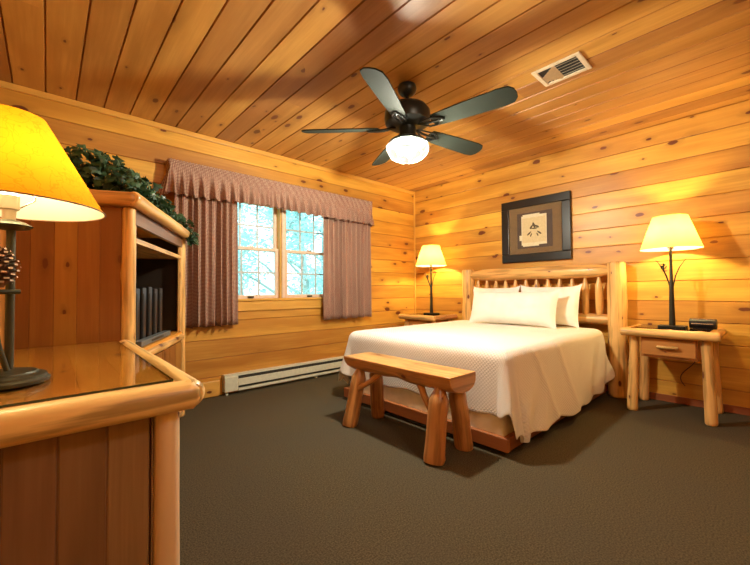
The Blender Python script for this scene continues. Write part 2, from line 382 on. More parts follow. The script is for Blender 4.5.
# ---------------------------------------------------------------- room shell
random.seed(7)
PIT = .1745; Z0 = 13.03*PIT
def vboard(mb, a0, a1, b0, b1, face, nrm, mode, g=.0055, dp=.006, t=None):
    """one board: a = along, b = across; chamfered edges; mode maps (a,b,depth)->xyz ; depth 0 = face, + = into the wall"""
    if t is None: t = random.random()
    ou, ov = random.random()*40, random.random()*40
    prof = [(b0, dp), (b0+g, 0), (b1-g, 0), (b1, dp)]
    for (p, d), (q, e) in zip(prof, prof[1:]):
        pts = [mode(a0, p, d), mode(a1, p, d), mode(a1, q, e), mode(a0, q, e)]
        uv = [(ou+a0, ov+p), (ou+a1, ov+p), (ou+a1, ov+q), (ou+a0, ov+q)]
        n = (Vector(pts[1])-Vector(pts[0])).cross(Vector(pts[2])-Vector(pts[1]))
        if n.dot(nrm) < 0: pts.reverse(); uv.reverse()
        mb.face(pts, uv, t if (d == 0 and e == 0) else max(-.35, t-.5))  # groove faces darker: slight stain plus shade put into the tint
def rows():
    k = 13
    out = []
    zs = [Z0-k*PIT for k in range(13, -1, -1)]      # k=13 near the floor ... k=0 high
    zs = [0]+[z for z in zs if z > .02]+[ZC]
    return list(zip(zs, zs[1:]))
WX0, WX1, WZ0, WZ1 = 1.19, 2.58, .89, 1.96            # window opening
mb = MB()
for z0, z1 in rows():
    segs = [(XL, XC)]
    if z1 > WZ0+.001 and z0 < WZ1-.001: segs = [(XL, WX0), (WX1, XC)]
    t = random.random()
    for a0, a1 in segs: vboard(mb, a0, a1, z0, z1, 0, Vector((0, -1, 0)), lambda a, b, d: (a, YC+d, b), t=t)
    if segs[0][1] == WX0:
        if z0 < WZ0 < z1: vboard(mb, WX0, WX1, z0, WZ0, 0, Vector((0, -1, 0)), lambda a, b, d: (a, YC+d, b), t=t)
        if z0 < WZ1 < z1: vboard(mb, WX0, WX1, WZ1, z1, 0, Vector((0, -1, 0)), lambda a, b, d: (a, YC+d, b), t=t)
# outer leaf of the wall
T = .14
for a in ((XL-T, WX0, -.1, ZC+.1), (WX1, XC+T, -.1, ZC+.1), (WX0, WX1, -.1, WZ0), (WX0, WX1, WZ1, ZC+.1)):
    mb.box(a[0], a[1], YC+.010, YC+T, a[2], a[3], 0, .4)
struct(mb.build('wall_back', M['wall'], origin=(0, 0, 0)))
def wall_x(name, X, s):
    mb = MB()
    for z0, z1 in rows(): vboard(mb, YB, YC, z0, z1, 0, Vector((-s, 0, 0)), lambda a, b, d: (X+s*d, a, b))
    mb.box(min(X+s*.010, X+s*T), max(X+s*.010, X+s*T), YB-T, YC+T, -.1, ZC+.1, 1, .4)
    return struct(mb.build(name, M['wall'], origin=(0, 0, 0)))
wall_x('wall_right', XC, 1); wall_x('wall_left', XL, -1)
mb = MB()
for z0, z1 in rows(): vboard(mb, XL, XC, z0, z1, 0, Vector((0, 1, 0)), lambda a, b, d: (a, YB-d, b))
mb.box(XL-T, XC+T, YB-T, YB-.010, -.1, ZC+.1, 0, .4)
struct(mb.build('wall_front', M['wall'], origin=(0, 0, 0)))
mb = MB(); x = -.195-PIT
xs = [XL, -.195]
while xs[-1]+.1705 < XC-.03: xs.append(xs[-1]+.1705)
xs.append(XC)
for x0, x1 in zip(xs, xs[1:]):
    cuts = [YB, YC]
    if random.random() < .35: cuts = [YB, random.uniform(-.3, 3.2), YC]
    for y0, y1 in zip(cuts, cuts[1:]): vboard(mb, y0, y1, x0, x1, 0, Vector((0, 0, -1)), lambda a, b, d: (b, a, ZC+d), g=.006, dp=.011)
mb.box(XL-T, XC+T, YB-T, YC+T, ZC+.013, ZC+.12, 1, .4)
struct(mb.build('ceiling', M['ceil'], origin=(0, 0, 0)))
mb = MB(); mb.box(XL-T, XC+T, YB-T, YC+T, -.1, 0, 0, .5); struct(mb.build('floor', M['carpet'], origin=(0, 0, 0)))
mb = MB(); mb.box(XL, XC, YC-.022, YC-.0005, ZC-.046, ZC-.0005, 0, .7); struct(bevel(mb.build('trim_1', M['trim'], origin=(0, 0, 0)), .006))
mb = MB(); mb.box(XC-.02, XC-.0005, YC-.02, YC-.0005, .08, ZC-.047, 2, .8); struct(bevel(mb.build('trim_2', M['trim'], origin=(0, 0, 0)), .006))
# ---------------------------------------------------------------- window
def window(idx, x0, x1):
    fr = MB(); yj = YC+.02
    fr.box(x0, x0+.035, YC-.001, YC+.13, WZ0, WZ1, 2); fr.box(x1-.035, x1, YC-.001, YC+.13, WZ0, WZ1, 2)
    fr.box(x0+.035, x1-.035, YC-.001, YC+.13, WZ1-.035, WZ1, 0); fr.box(x0+.035, x1-.035, YC-.001, YC+.13, WZ0, WZ0+.02, 0)
    wn = struct(bevel(fr.build('window_%d' % idx, M['trim'], origin=(0, 0, 0)), .003)); ORG[wn.name] = (0, 0, 0)
    a0, a1 = x0+.036, x1-.036; zm = 1.425
    for (z0, z1, y) in ((WZ0+.021, zm+.015, YC+.035), (zm-.015, WZ1-.036, YC+.075)):
        s = MB(); b = .036
        s.box(a0, a0+b, y, y+.034, z0, z1, 2, .5); s.box(a1-b, a1, y, y+.034, z0, z1, 2, .5)
        s.box(a0+b, a1-b, y, y+.034, z0, z0+b, 0, .5); s.box(a0+b, a1-b, y, y+.034, z1-b+.006, z1, 0, .5)
        so = bevel(s.build('sash', M['sash'], wn), .003); ORG[so.name] = (0, 0, 0)
        g = MB(); ga, gb = a0+b, a1-b; za, zb = z0+b, z1-b+.006
        g.box(ga, gb, y+.015, y+.019, za, zb, 0, .5); g.build('glass_pane', M['glass'], so)
        g = MB()
        for k in (1, 2):
            xx = ga+(gb-ga)*k/3; g.box(xx-.008, xx+.008, y+.005, y+.0135, za, zb, 2, .5)
        zz = (za+zb)/2; g.box(ga, gb, y+.0055, y+.013, zz-.008, zz+.008, 0, .5)
        g.build('window_grid', M['grid'], so)
    lk = MB(); xm = (x0+x1)/2; lk.box(xm-.03, xm+.03, YC+.02, YC+.034, WZ0+.028, WZ0+.045, 0, .5); lk.build('sash_lift', M['iron'], wn)
    lk = MB(); lk.box(xm-.03, xm+.03, YC+.03, YC+.06, zm+.0155, zm+.03, 0, .5); lk.build('sash_lock', M['chrome'], wn)
window(1, WX0+.001, 1.8845); window(2, 1.8855, WX1-.001)
mb = MB(); mb.box(WX0-.08, WX1+.08, YC-.032, YC-.0005, WZ0-.0005, WZ0+.022, 0, .8); mb.box(WX0-.07, WX1+.07, YC-.018, YC-.0005, WZ0-.1, WZ0-.001, 0, .75)
struct(bevel(mb.build('trim_3', M['trim'], origin=(0, 0, 0)), .003))
mb = MB(); mb.box(WX0-.07, WX0, YC-.018, YC-.0005, WZ0+.023, WZ1+.07, 2, .6); mb.box(WX1, WX1+.07, YC-.018, YC-.0005, WZ0+.023, WZ1+.07, 2, .6)
mb.box(WX0+.001, WX1-.001, YC-.018, YC-.0005, WZ1+.0, WZ1+.07, 0, .6)
struct(bevel(mb.build('trim_4', M['trim'], origin=(0, 0, 0)), .003))
mb = MB(); mb.box(1.8645, 1.9055, YC-.02, YC-.0015, WZ0+.023, WZ1-.001, 2, .8)
struct(bevel(mb.build('trim_5', M['sash'], origin=(0, 0, 0)), .003))
# ---------------------------------------------------------------- outdoors
mb = MB(); mb.box(-14, 18, YC+.3, 30, -1.3, -1.0, 0, .5); struct(mb.build('ground', M['earth'], origin=(0, 0, 0)))
def tree(x, y, h, r, n, seed, label):
    random.seed(seed)
    t = thing('forest_tree', (x, y, -1.0), label, 'tree', 'trees outside the window')
    m = MB(); k = random.uniform(-.06, .06); lean = random.uniform(-.4, .4)
    m.tube([(x+lean*i/8+k*math.sin(i), y+k*math.cos(i*1.3), -1+h*i/8) for i in range(9)], [r*(1-.08*i) for i in range(9)], 10, wob=.06)
    for b in range(7):
        a = random.uniform(0, 2*PI); z = -1+h*random.uniform(.25, .9); L = random.uniform(.7, 1.5)
        m.tube([(x+lean*.5, y, z), (x+lean*.5+L*.5*math.cos(a), y+L*.5*math.sin(a), z+.35*L), (x+lean*.5+L*math.cos(a), y+L*math.sin(a), z+.6*L)], [r*.35, r*.22, r*.08], 6)
    m.build('trunk', M['bark'], t, 60)
    m = MB()
    cl = [(x+random.gauss(0, .8), y+random.gauss(0, .7), random.uniform(-.6, h-.8), random.uniform(.3, .75)) for _ in range(16)]
    for _ in range(n):
        c = random.choice(cl); d = Vector((random.gauss(0, 1), random.gauss(0, 1), random.gauss(0, 1))).normalized()*c[3]*random.random()**.4
        p = Vector(c[:3])+d; a = Vector((random.gauss(0, 1), random.gauss(0, 1), random.gauss(0, .7))).normalized(); b = a.orthogonal().normalized()
        s = random.uniform(.035, .075)
        m.face([p-a*s, p-b*s*.5, p+a*s, p+b*s*.5], [(0, 0)]*4, random.random())
    m.build('foliage', M['tree'], t)
TL = [(2.7, 8.2, 6.5, .10, 5000, 'slim forest tree at the left of the window view'),
      (4.0, 7.6, 6.0, .11, 5000, 'nearest pale forest tree close to the window centre post'),
      (5.1, 8.3, 7.0, .12, 6000, 'forest tree seen through the right window unit'),
      (6.2, 9.3, 7.0, .13, 5000, 'forest tree at the right edge of the window view'),
      (4.4, 11.0, 7.5, .13, 6000, 'far forest tree standing between the two window units'),
      (3.3, 12.0, 8.0, .14, 5000, 'farthest forest tree seen through the left window unit')]
for i, a in enumerate(TL): tree(*a[:5], 50+i, a[5])
random.seed(11)
# ---------------------------------------------------------------- heater
hx0, hx1, hy = 1.245, 3.3, YC-.002
t = thing('baseboard_heater', ((hx0+hx1)/2, hy-.03, 0), 'long cream metal baseboard heater on the wall under the window', 'heater')
m = MB(); m.box(hx0, hx1, hy-.012, hy, .03, .19, 0, .5); m.box(hx0, hx1, hy-.062, hy-.0125, .172, .19, 0, .5); m.build('back_plate', M['heater'], t)
m = MB(); m.box(hx0+.13, hx1-.13, hy-.050, hy-.0125, .055, .168, 0, .5)
m.build('heating_fins', M['darkgap'], t)
m = MB(); m.box(hx0+.131, hx1-.131, hy-.066, hy-.055, .075, .142, 0, .5); m.box(hx0+.131, hx1-.131, hy-.070, hy-.0551, .028, .052, 0, .5)
bevel(m.build('front_cover', M['heater'], t), .003)
m = MB(); m.box(hx0, hx0+.13, hy-.068, hy-.013, .03, .171, 0, .5); bevel(m.build('end_cap', M['heater'], t), .006)
m = MB(); m.box(hx1-.13, hx1, hy-.068, hy-.013, .03, .171, 0, .5); bevel(m.build('end_cap', M['heater'], t), .006)
for xa in (hx0+.02, (hx0+hx1)/2-.01, hx1-.04):
    m = MB(); m.box(xa, xa+.02, hy-.05, hy-.02, 0, .0275, 0, .5); m.build('foot', M['heater'], t)
mb = MB(); mb.box(XL, hx0-.03, YC-.034, YC-.0005, .005, .15, 0, .45); struct(bevel(mb.build('baseboard_back', M['trim'], origin=(0, 0, 0)), .008))
mb = MB(); mb.box(XC-.014, XC-.0005, YB, YC-.03, .003, .06, 1, .0); struct(mb.build('baseboard_right', M['redwood'], origin=(0, 0, 0)))

# ---------------------------------------------------------------- curtains and valance
def curtain(x0, x1, z0, z1, Y, label, folds, seed, name='curtain_panel'):
    random.seed(seed); n = folds*12; P = []; ph = [random.random()*6 for _ in range(4)]
    rowsn = 26
    S = []; 
    for i in range(rowsn):
        v = i/(rowsn-1); z = z1+(z0-z1)*v; row = []; amp = .020+.012*v
        for j in range(n+1):
            s = j/n; c = 2*PI*folds*s+.7*math.sin(2*PI*s*2.3+ph[0])+.5*math.sin(2*PI*s*5.1+ph[1])
            y = Y-amp*math.sin(c)*(1+.3*math.sin(s*17+ph[2]))-.006*math.sin(c*2+v*2)
            x = x0+(x1-x0)*s+.010*math.cos(c)*v
            row.append(Vector((x, y, z+(.006*math.sin(c*.5+ph[3])*v))))
        P.append(row)
    U = [0]; 
    for j in range(n): U.append(U[-1]+(P[-1][j+1]-P[-1][j]).length)
    m = MB(); m.grid([list(r) for r in P], [[(U[j], P[i][0].z) for j in range(n+1)] for i in range(rowsn)])
    t = thing(name, ((x0+x1)/2, Y, z0), label, 'curtain', 'gingham window curtains')
    o = m.build('panel', M['gingham'], t, 70); solid(o, .0015); return t
curtain(.80, 1.36, .665, 1.95, YC-.085, 'pleated burgundy gingham curtain panel left of the window beside the cabinet', 9, 3)
curtain(2.33, 3.06, .655, 1.95, YC-.085, 'pleated burgundy gingham curtain panel right of the window nearest the bed', 11, 4)
def valance():
    random.seed(21); x0, x1 = .76, 3.07; Y = YC-.125; zt = 2.122; n = 620; folds = 27
    ret = .115; tot = (x1-x0)+2*ret
    ph = [random.random()*6 for _ in range(6)]
    zs = [2.122, 2.112, 2.10, 2.085, 2.07, 2.055, 2.04, 2.02, 1.99, 1.96, 1.93, 1.90, 1.87, 1.845, 1.822]
    P = []; UV = []
    for i, z in enumerate(zs):
        row = []; uvr = []
        h = max(0, (2.045-z)/.22)
        for j in range(n+1):
            s = j/n*tot
            if s < ret: base = Vector((x0-.02*h, YC-.004-(Y-YC+.004)*-s/ret if False else YC-.004+(Y-YC+.004)*s/ret, 0)); nr = Vector((-1, 0, 0))
            elif s > tot-ret: q = (tot-s)/ret; base = Vector((x1+.02*h, YC-.004+(Y-YC+.004)*q, 0)); nr = Vector((1, 0, 0))
            else: base = Vector((x0+s-ret, Y, 0)); nr = Vector((0, -1, 0))
            fine = math.sin(s*2*PI*62+1.2*math.sin(s*19+ph[0])+i*.9)*.0045*(1 if z > 2.03 else max(0, 1-h*2))
            c = 2*PI*folds*s/tot+1.1*math.sin(s*7+ph[1])+.8*math.sin(s*13+ph[2])
            big = (math.sin(c)*.028+.012*math.sin(c*2.1+ph[3]))*min(1, h*1.3)
            p = base+nr*(fine+big+.020*h+(.006 if z > 2.095 else 0)); 
            dz = .006*math.sin(c+1)*h+(.004*math.sin(s*2*PI*40+ph[4]) if i == 0 else 0)
            p.z = z+dz+.018*max(0, math.sin(s*3.1+ph[5]))*h**3
            row.append(p); uvr.append((s*2.1, z))
        P.append(row); UV.append(uvr)
    m = MB(); m.grid(P, UV)
    t = thing('window_valance', ((x0+x1)/2, Y, 1.82), 'gathered burgundy gingham valance across the top of the window', 'valance')
    o = m.build('ruffle', M['gingham'], t, 80); solid(o, .0015)
    m = MB(); m.tube([(x0+.01, Y+.045, 2.04), (x1-.01, Y+.045, 2.04)], .011, 12); m.build('curtain_rod', M['iron'], t, 60)
    for xa in (x0+.03, x1-.03): m = MB(); m.tube([(xa, Y+.045, 2.04), (xa, YC, 2.04)], .008, 8); m.build('rod_bracket', M['iron'], t)
    m = MB(); m.tube([(x0+.03, YC-.078, 1.957), (x1-.03, YC-.078, 1.957)], .009, 12)
    for xx in (x0+.031, x1-.031): m.tube([(xx, YC-.078, 1.957), (xx, YC, 1.957)], .007, 8)
    m.build('inner_rod', M['iron'], t, 60)
valance()

# ---------------------------------------------------------------- ceiling fan
fx, fy = FAN
t = thing('ceiling_fan', (fx, fy, ZC), 'dark five-blade ceiling fan with a lit glass bowl light', 'ceiling fan')
m = MB(); m.lathe((fx, fy, 0), [(.04, ZC-.002), (.062, ZC-.012), (.068, ZC-.035), (.060, ZC-.062), (.036, ZC-.082), (.014, ZC-.09)]); m.build('canopy', M['fanbody'], t, 50)
m = MB(); m.tube([(fx, fy, ZC-.08), (fx, fy, 2.2800)], .013, 14); m.build('downrod', M['fanbody'], t, 50)
m = MB(); m.lathe((fx, fy, 0), [(.03, 2.3050), (.075, 2.2980), (.138, 2.2750), (.160, 2.2450), (.164, 2.1950), (.156, 2.1650), (.12, 2.1450), (.06, 2.1350), (.055, 2.1000), (.06, 2.0900), (.06, 2.0700)][::-1], 40); m.build('motor_housing', M['fanbody'], t, 40)
for k in range(5):
    a = math.radians(-152.5+72*k); R3 = Matrix.Rotation(a, 4, 'Z') @ Matrix.Scale(1.035, 4) @ Matrix.Rotation(math.radians(-16), 4, 'X')
    T4 = Matrix.Translation((fx, fy, 2.128)) @ R3
    # outline of the blade
    out = [(.20, -.052), (.30, -.060), (.45, -.067), (.64, -.072), (.70, -.064), (.725, -.035), (.73, 0), (.725, .035), (.70, .064), (.64, .072), (.45, .067), (.30, .060), (.20, .052), (.185, 0)]
    m = MB(); nb = len(out)
    for z in (-.004, .004): m.v += [tuple(T4 @ Vector((x, y, z))) for x, y in out]
    m.f.append(list(range(nb))[::-1]); m.uv.append([(0, 0)]*nb); m.t.append(.5); m.f.append(list(range(nb, 2*nb))); m.uv.append([(0, 0)]*nb); m.t.append(.5)
    for j in range(nb): q = (j+1) % nb; m.f.append([j, q, nb+q, nb+j]); m.uv.append([(0, 0)]*4); m.t.append(.5)
    b = bevel(m.build('blade', M['blade'], t), .002)
    m = MB()
    for s in (-1, 1): m.tube([T4 @ Vector((.10, s*.012, .012)), T4 @ Vector((.16, s*.035, -.006)), T4 @ Vector((.215, s*.038, -.010)), T4 @ Vector((.26, s*.012, -.010)), T4 @ Vector((.275, 0, -.010))], .006, 8)
    m.tube([T4 @ Vector((.08, 0, .012)), T4 @ Vector((.14, 0, -.004)), T4 @ Vector((.25, 0, -.010))], .009, 8)
    m.build('blade_iron', M['fanbody'], t, 60)
m = MB(); m.lathe((fx, fy, 0), [(.05, 2.0750), (.085, 2.0600), (.125, 2.0400), (.135, 2.0250), (.130, 2.0180), (.06, 2.0250)][::-1], 36, cap=False); m.build('light_fitter', M['fanbody'], t, 40)
m = MB(); m.lathe((fx, fy, 0), [(.134, 2.0200), (.152, 2.0000), (.150, 1.9800), (.132, 1.9440), (.095, 1.9120), (.045, 1.8970), (.008, 1.8920)], 36, cap=False)
bo = m.build('glass_bowl', M['bowl'], t, 60); bo['label'] = 'glowing ribbed glass bowl'
m = MB()
for k in range(10):
    a = 2*PI*k/10; m.tube([(fx+r*math.cos(a), fy+r*math.sin(a), z) for r, z in [(.1355, 2.0200), (.1535, 2.0000), (.1515, 1.9795), (.1335, 1.9430), (.096, 1.9105), (.046, 1.8955)]], .0018, 6)
m.build('bowl_rib', M['bowlrib'], bo, 60)
for k in range(3):
    a = 2*PI*k/3+.5; m = MB(); m.lathe((fx+.06*math.cos(a), fy+.06*math.sin(a), 0), [(.010, 2.0050), (.022, 1.9900), (.028, 1.9700), (.02, 1.9480), (.004, 1.9400)], 14)
    m.build('bulb', M['bulb'], t, 60)
m = MB(); m.tube([(fx+.05, fy-.03, 2.0900), (fx+.07, fy-.045, 2.0600), (fx+.075, fy-.048, 1.9900)], .0015, 6); m.build('pull_chain', M['chrome'], t)
t = thing('added_fill_fixture', (1.15, -.55, ZC), 'added round fill fixture on the ceiling, unseen behind the camera', 'added fill light')  # unseen fixture added to house the fill light
m = MB(); m.lathe((1.15, -.55, 0), [(.12, ZC-.001), (.13, ZC-.02), (.125, ZC-.035)][::-1], 32); m.build('rim', M['fanbody'], t, 40)
m = MB(); m.lathe((1.15, -.55, 0), [(.01, 2.27), (.06, 2.28), (.10, 2.31), (.12, 2.36), (.12, ZC-.036)], 32, cap=False); m.build('glass_dome', M['bowl'], t, 60)
# ---------------------------------------------------------------- ceiling vent
vx0, vx1, vy0, vy1 = 2.40, 2.64, .77, 1.07
t = thing('ceiling_vent', ((vx0+vx1)/2, (vy0+vy1)/2, ZC), 'cream metal air vent with louvres on the wooden ceiling', 'vent')
zt = ZC-.001
m = MB(); w_ = .03
for a in ((vx0, vx1, vy0, vy0+w_), (vx0, vx1, vy1-w_, vy1), (vx0, vx0+w_, vy0+w_, vy1-w_), (vx1-w_, vx1, vy0+w_, vy1-w_)): m.box(*a, zt-.010, zt, 0, .5)
bevel(m.build('frame', M['vent'], t), .004)
m = MB(); m.box(vx0+w_, vx1-w_, vy0+w_, vy1-w_, zt-.002, zt, 0, .5); m.build('duct_opening', M['black'], t)
ix0, ix1, iy0, iy1 = vx0+w_, vx1-w_, vy0+w_, vy1-w_
m = MB(); ym = iy0+(iy1-iy0)*.55
for k in range(5):
    xx = ix0+.018+k*(ix1-ix0)/5.4; m.obox((xx, (ym+iy0)/2, zt-.008), (.016, ym-iy0, .0012), Matrix.Rotation(-.7, 3, 'Y'), 1, .5)
for k in range(5):
    yy = ym+.010+k*(iy1-ym)/5.2; m.obox(((ix0+ix1)/2+.012*k/2, yy, zt-.008), (ix1-ix0-.024*k, .022, .0012), Matrix.Rotation(-.5, 3, 'X'), 0, .5)
m.build('louvre', M['vent'], t)

# ---------------------------------------------------------------- bed
bx0, bx1, by0, by1 = 2.06, 3.80, 1.07, 2.60
t = thing('log_bed', (3.0, 1.77, 0), 'peeled-log bed with spindle headboard against the right wall', 'bed')
hx = 3.90
random.seed(31)
for y, k in ((.975, 5), (2.562, 4)):
    m = MB(); m.log((hx, y, .0), (hx, y, 1.235), (.082, .074), knots=6, wob=.035, seg=26, t=.75); m.build('headboard_post', M['log'], t, 45)
m = MB(); m.tube([(hx, 1.02, 1.16), (hx, 1.05, 1.16), (hx, 1.10, 1.16), (hx, 1.16, 1.161)]+[(hx, 1.2+.05*i, 1.162) for i in range(23)]+[(hx, 2.36, 1.165), (hx, 2.44, 1.165), (hx, 2.52, 1.165)],
    [.04, .045, .06, .066]+[.068]*23+[.066, .055, .04], 22, wob=.025, knots=5, t=.8); m.build('headboard_rail', M['log'], t, 45)
m = MB(); m.log((hx, 1.03, .70), (hx, 2.51, .70), .05, knots=4, t=.7); m.build('headboard_rail', M['log'], t, 45)
for k in range(12):
    y = 1.12+k*.1185; m = MB()
    m.tube([(hx, y, .72), (hx, y, .75), (hx, y, .82), (hx, y, .9), (hx, y, .97), (hx, y, 1.02), (hx, y, 1.05), (hx, y, 1.105)], [.014, .03, .033, .034, .033, .030, .020, .010], 14, wob=.04, t=random.uniform(.6, 1))
    m.build('spindle', M['log'], t, 45)
m = MB(); m.box(1.995, 2.03, by0-.01, by1+.03, .03, .11, 1, .4); bevel(m.build('foot_rail', M['redwood'], t), .004)
for y in (by0-.01, by1-.01):
    m = MB(); m.box(2.031, 3.82, y, y+.04, .035, .11, 0, .4); bevel(m.build('side_rail', M['redwood'], t), .004)
m = MB()
for x in (2.3, 3.0, 3.6):
    for y in (1.25, 1.77, 2.3): m.box(x-.04, x+.04, y-.04, y+.04, 0, .0345, 2, .3)
m.box(2.041, 3.81, by0+.0305, by1-.0105, .035, .05, 0, .3)
m.build('bed_base', M['redwood'], t)
m = MB(); m.box(2.033, 3.80, by0+.031, by1-.02, .051, .33, 0, .5); o = bevel(m.build('box_spring', M['mattress']), .035, 4); tag(o, 'cream cloth box spring low inside the log bed', 'box spring')
m = MB(); m.box(2.06, 3.80, by0+.02, by1-.02, .331, .575, 0, .5); o = bevel(m.build('mattress', M['mattress']), .05, 4); tag(o, 'thick cream mattress hidden under the white coverlet', 'mattress')
# coverlet: a cloth draped over foot and both sides
def coverlet():
    random.seed(5)
    X0, X1, Ya, Yb, ZT, RR = 2.035, 3.80, 1.062, 2.66, .615, .075
    foot, side, sideb = .375, .50, .46
    dx = .022; nx = int((X1-X0+foot)/dx); ny = int((Yb-Ya+side+sideb)/dx)
    def edge(d):                       # distance past the edge -> (outward, drop), rounded over
        if d <= 0: return 0, 0
        a = RR*PI/2
        if d < a: th = d/RR; return RR*math.sin(th), RR*(1-math.cos(th))
        return RR, RR+(d-a)
    P = []; UV = []
    for i in range(nx+1):
        s = X1-(X1-X0+foot)*i/nx; row = []; ur = []
        for j in range(ny+1):
            q = Ya-side+(Yb-Ya+side+sideb)*j/ny
            du = max(0, X0+RR-s); dv = max(0, Ya+RR-q, q-Yb+RR); sg = -1 if q < (Ya+Yb)/2 else 1
            bx = max(s, X0+RR); byy = min(max(q, Ya+RR), Yb-RR)
            d = (du**5+dv**5)**.2
            th = math.atan2(dv, du) if d > 0 else 0
            if du > 0 and dv > 0: d *= 1-.14*math.sin(2*th)**2
            o, dr = edge(d)
            drop = max(0, dr-RR)/.42
            c = s*13 if dv > du else q*13
            cor = (math.sin(2*th) if (du > 0 and dv > 0) else 0)
            # folds
            if dv > du and du <= 0: wv = ((.042 if sg < 0 else .10)+.018*math.sin(s*11+1)*math.sin(s*4.3+2))*drop
            elif du >= dv and dv <= 0: wv = (.004+.008*math.sin(q*12)*math.sin(q*5+1))*drop
            else: wv = .10*cor*drop+.01*drop-.030*drop*math.exp(-((th-1.0)/.16)**2)
            out = o+wv+.012*drop
            if dv > du and du <= 0: out += .022*drop*math.sin((s+.35*drop)*17+2*math.sin(s*5))*(.5+.5*math.sin(s*3.7+.5))+.010*math.exp(-((s-2.35-.5*dr)/.03)**2)+.010*math.exp(-((s-2.75-.35*dr)/.03)**2)
            x = bx-math.cos(th)*out if d > 0 else s
            y = byy+sg*math.sin(th)*out if d > 0 else q
            hd = max(0, (s-3.3)/.5) if dv > du else 0
            dr *= 1-.22*hd*hd; z = ZT-dr+.004*math.sin(s*9)*math.sin(q*7+1)
            if d > 0: z += .012*drop*math.sin(c*1.3+1)
            if d <= 0: x, y = s, q
            # slight crown under the pillows and over the mattress
            z += .012*max(0, 1-((q-(Ya+Yb)/2)/.75)**2)
            row.append((x, y, z)); ur.append((s, q))
        P.append(row); UV.append(ur)
    m = MB(); m.grid(P, UV)
    o = m.build('bed_coverlet', M['quilt'], None, 180); solid(o, .009, 1)
    mod = o.modifiers.new('sub', 'SUBSURF'); mod.levels = 1; mod.render_levels = 1
    tag(o, 'white quilted coverlet draped over the log bed', 'bedspread')
coverlet()
# pillows
def pillow_mesh(W, Hh, T_, seed, ear=.02, nu=36, nv=18):
    random.seed(seed); m = MB()
    for side in (1, -1):
        P = []; UV = []
        for i in range(nu+1):
            row = []; ur = []
            for j in range(nv+1):
                u = 2*i/nu-1; v = 2*j/nv-1
                fl = (1-abs(u)**3.5)*(1-abs(v)**2.6)
                th = T_/2*max(0, fl)**.55
                px_ = u*W/2*(1-.015*(1-v*v)*abs(u)**3)+ear*u*abs(u)**5*abs(v)**6; pv = v*Hh/2*(1-.03*(1-u*u)*abs(v)**2)+ear*1.6*v*abs(v)**5*abs(u)**8
                wr = .003*math.sin(u*9+v*4+seed)*fl+.0025*math.sin(v*11-u*5+seed)*fl
                row.append((px_, -side*(th+wr*(1 if fl > .05 else 0)), pv)); ur.append((u*W/2, v*Hh/2))
            P.append(row if side == 1 else row); UV.append(ur)
        if side == -1: P = P[::-1]; UV = UV[::-1]
        m.grid(P, UV)
    return m
def pillow(W, Hh, T_, loc, rz, tilt, label, seed, roll=0, ear=.02):
    m = pillow_mesh(W, Hh, T_, seed, ear); o = m.build('pillow', M['linen'], None, 180, origin=(0, 0, -Hh/2))
    # stand it on its lower edge
    o.rotation_euler = (tilt, roll, rz); o.location = loc
    tag(o, label, 'pillow', 'white pillows on the bed'); return o
# local: width along x, front = -y ; rz=-90deg turns the front to -x (towards the foot)
pillow(.91, .34, .20, (3.47, 1.815, .638), -PI/2, math.radians(-17), 'long plump white pillow lying in front on the bed', 3, ear=.02)
pillow(.58, .385, .15, (3.70, 1.535, .638), -PI/2, math.radians(-13), 'white pillow behind the long one, nearest the right bedside table', 5, ear=.018)
pillow(.55, .38, .14, (3.70, 2.13, .638), -PI/2, math.radians(-13), 'white pillow mostly hidden behind the long one, farther from the camera', 6, ear=.015)

# ---------------------------------------------------------------- bench
random.seed(41)
t = thing('log_bench', (1.82, 1.72, 0), 'half-log wooden bench on peeled-log legs at the foot of the bed', 'bench')
m = MB(); P = []; n = 20; prof = []
x0, x1, zt, th = 1.69, 1.955, .485, .105
k = 12
for i in range(k+1): a = PI*i/k; prof.append(((x0+x1)/2-(x1-x0)/2*math.cos(a)*1.0, zt-.018-th*max(0, math.sin(a))**.7*.85))
prof = [(x0+.002, zt)]+prof+[(x1-.002, zt)]
ys = [1.235+.0125*0]+[1.245+i*(2.285-1.245)/24 for i in range(25)]
ys = [1.24+i*(2.23-1.24)/24 for i in range(25)]
rings = []
for i, y in enumerate(ys):
    ring = []
    for x, z in prof:
        sh = .035*(1-(zt-z)/th) if i == len(ys)-1 else (-.0 if i else 0)
        yy = y+(.0 if i < len(ys)-1 else sh-.03)
        zz = z+(.006*math.sin(y*11+x*8)+.004*math.sin(y*23) if z < zt-.03 else 0)
        ring.append((x+.004*math.sin(y*7), yy, zz))
    rings.append(ring)
npf = len(prof); base = 0; m.v = [p for r in rings for p in r]
for i in range(len(ys)-1):
    for j in range(npf):
        q = (j+1) % npf; m.f.append([i*npf+j, i*npf+q, (i+1)*npf+q, (i+1)*npf+j][::-1])
        v0, v1 = j*.028, (j+1)*.028
        if j == npf-1: v0, v1 = 5, 5.26
        m.uv.append([(ys[i], v0), (ys[i], v1), (ys[i+1], v1), (ys[i+1], v0)][::-1]); m.t.append(.95 if j == npf-1 else .6)
m.f.append(list(range(npf))); m.uv.append([(p[0], p[1]) for p in prof]); m.t.append(.5)
m.f.append([(len(ys)-1)*npf+j for j in range(npf)][::-1]); m.uv.append([(p[0], p[1]) for p in prof][::-1]); m.t.append(.5)
bevel(m.build('seat', M['bench'], t, 35), .004)
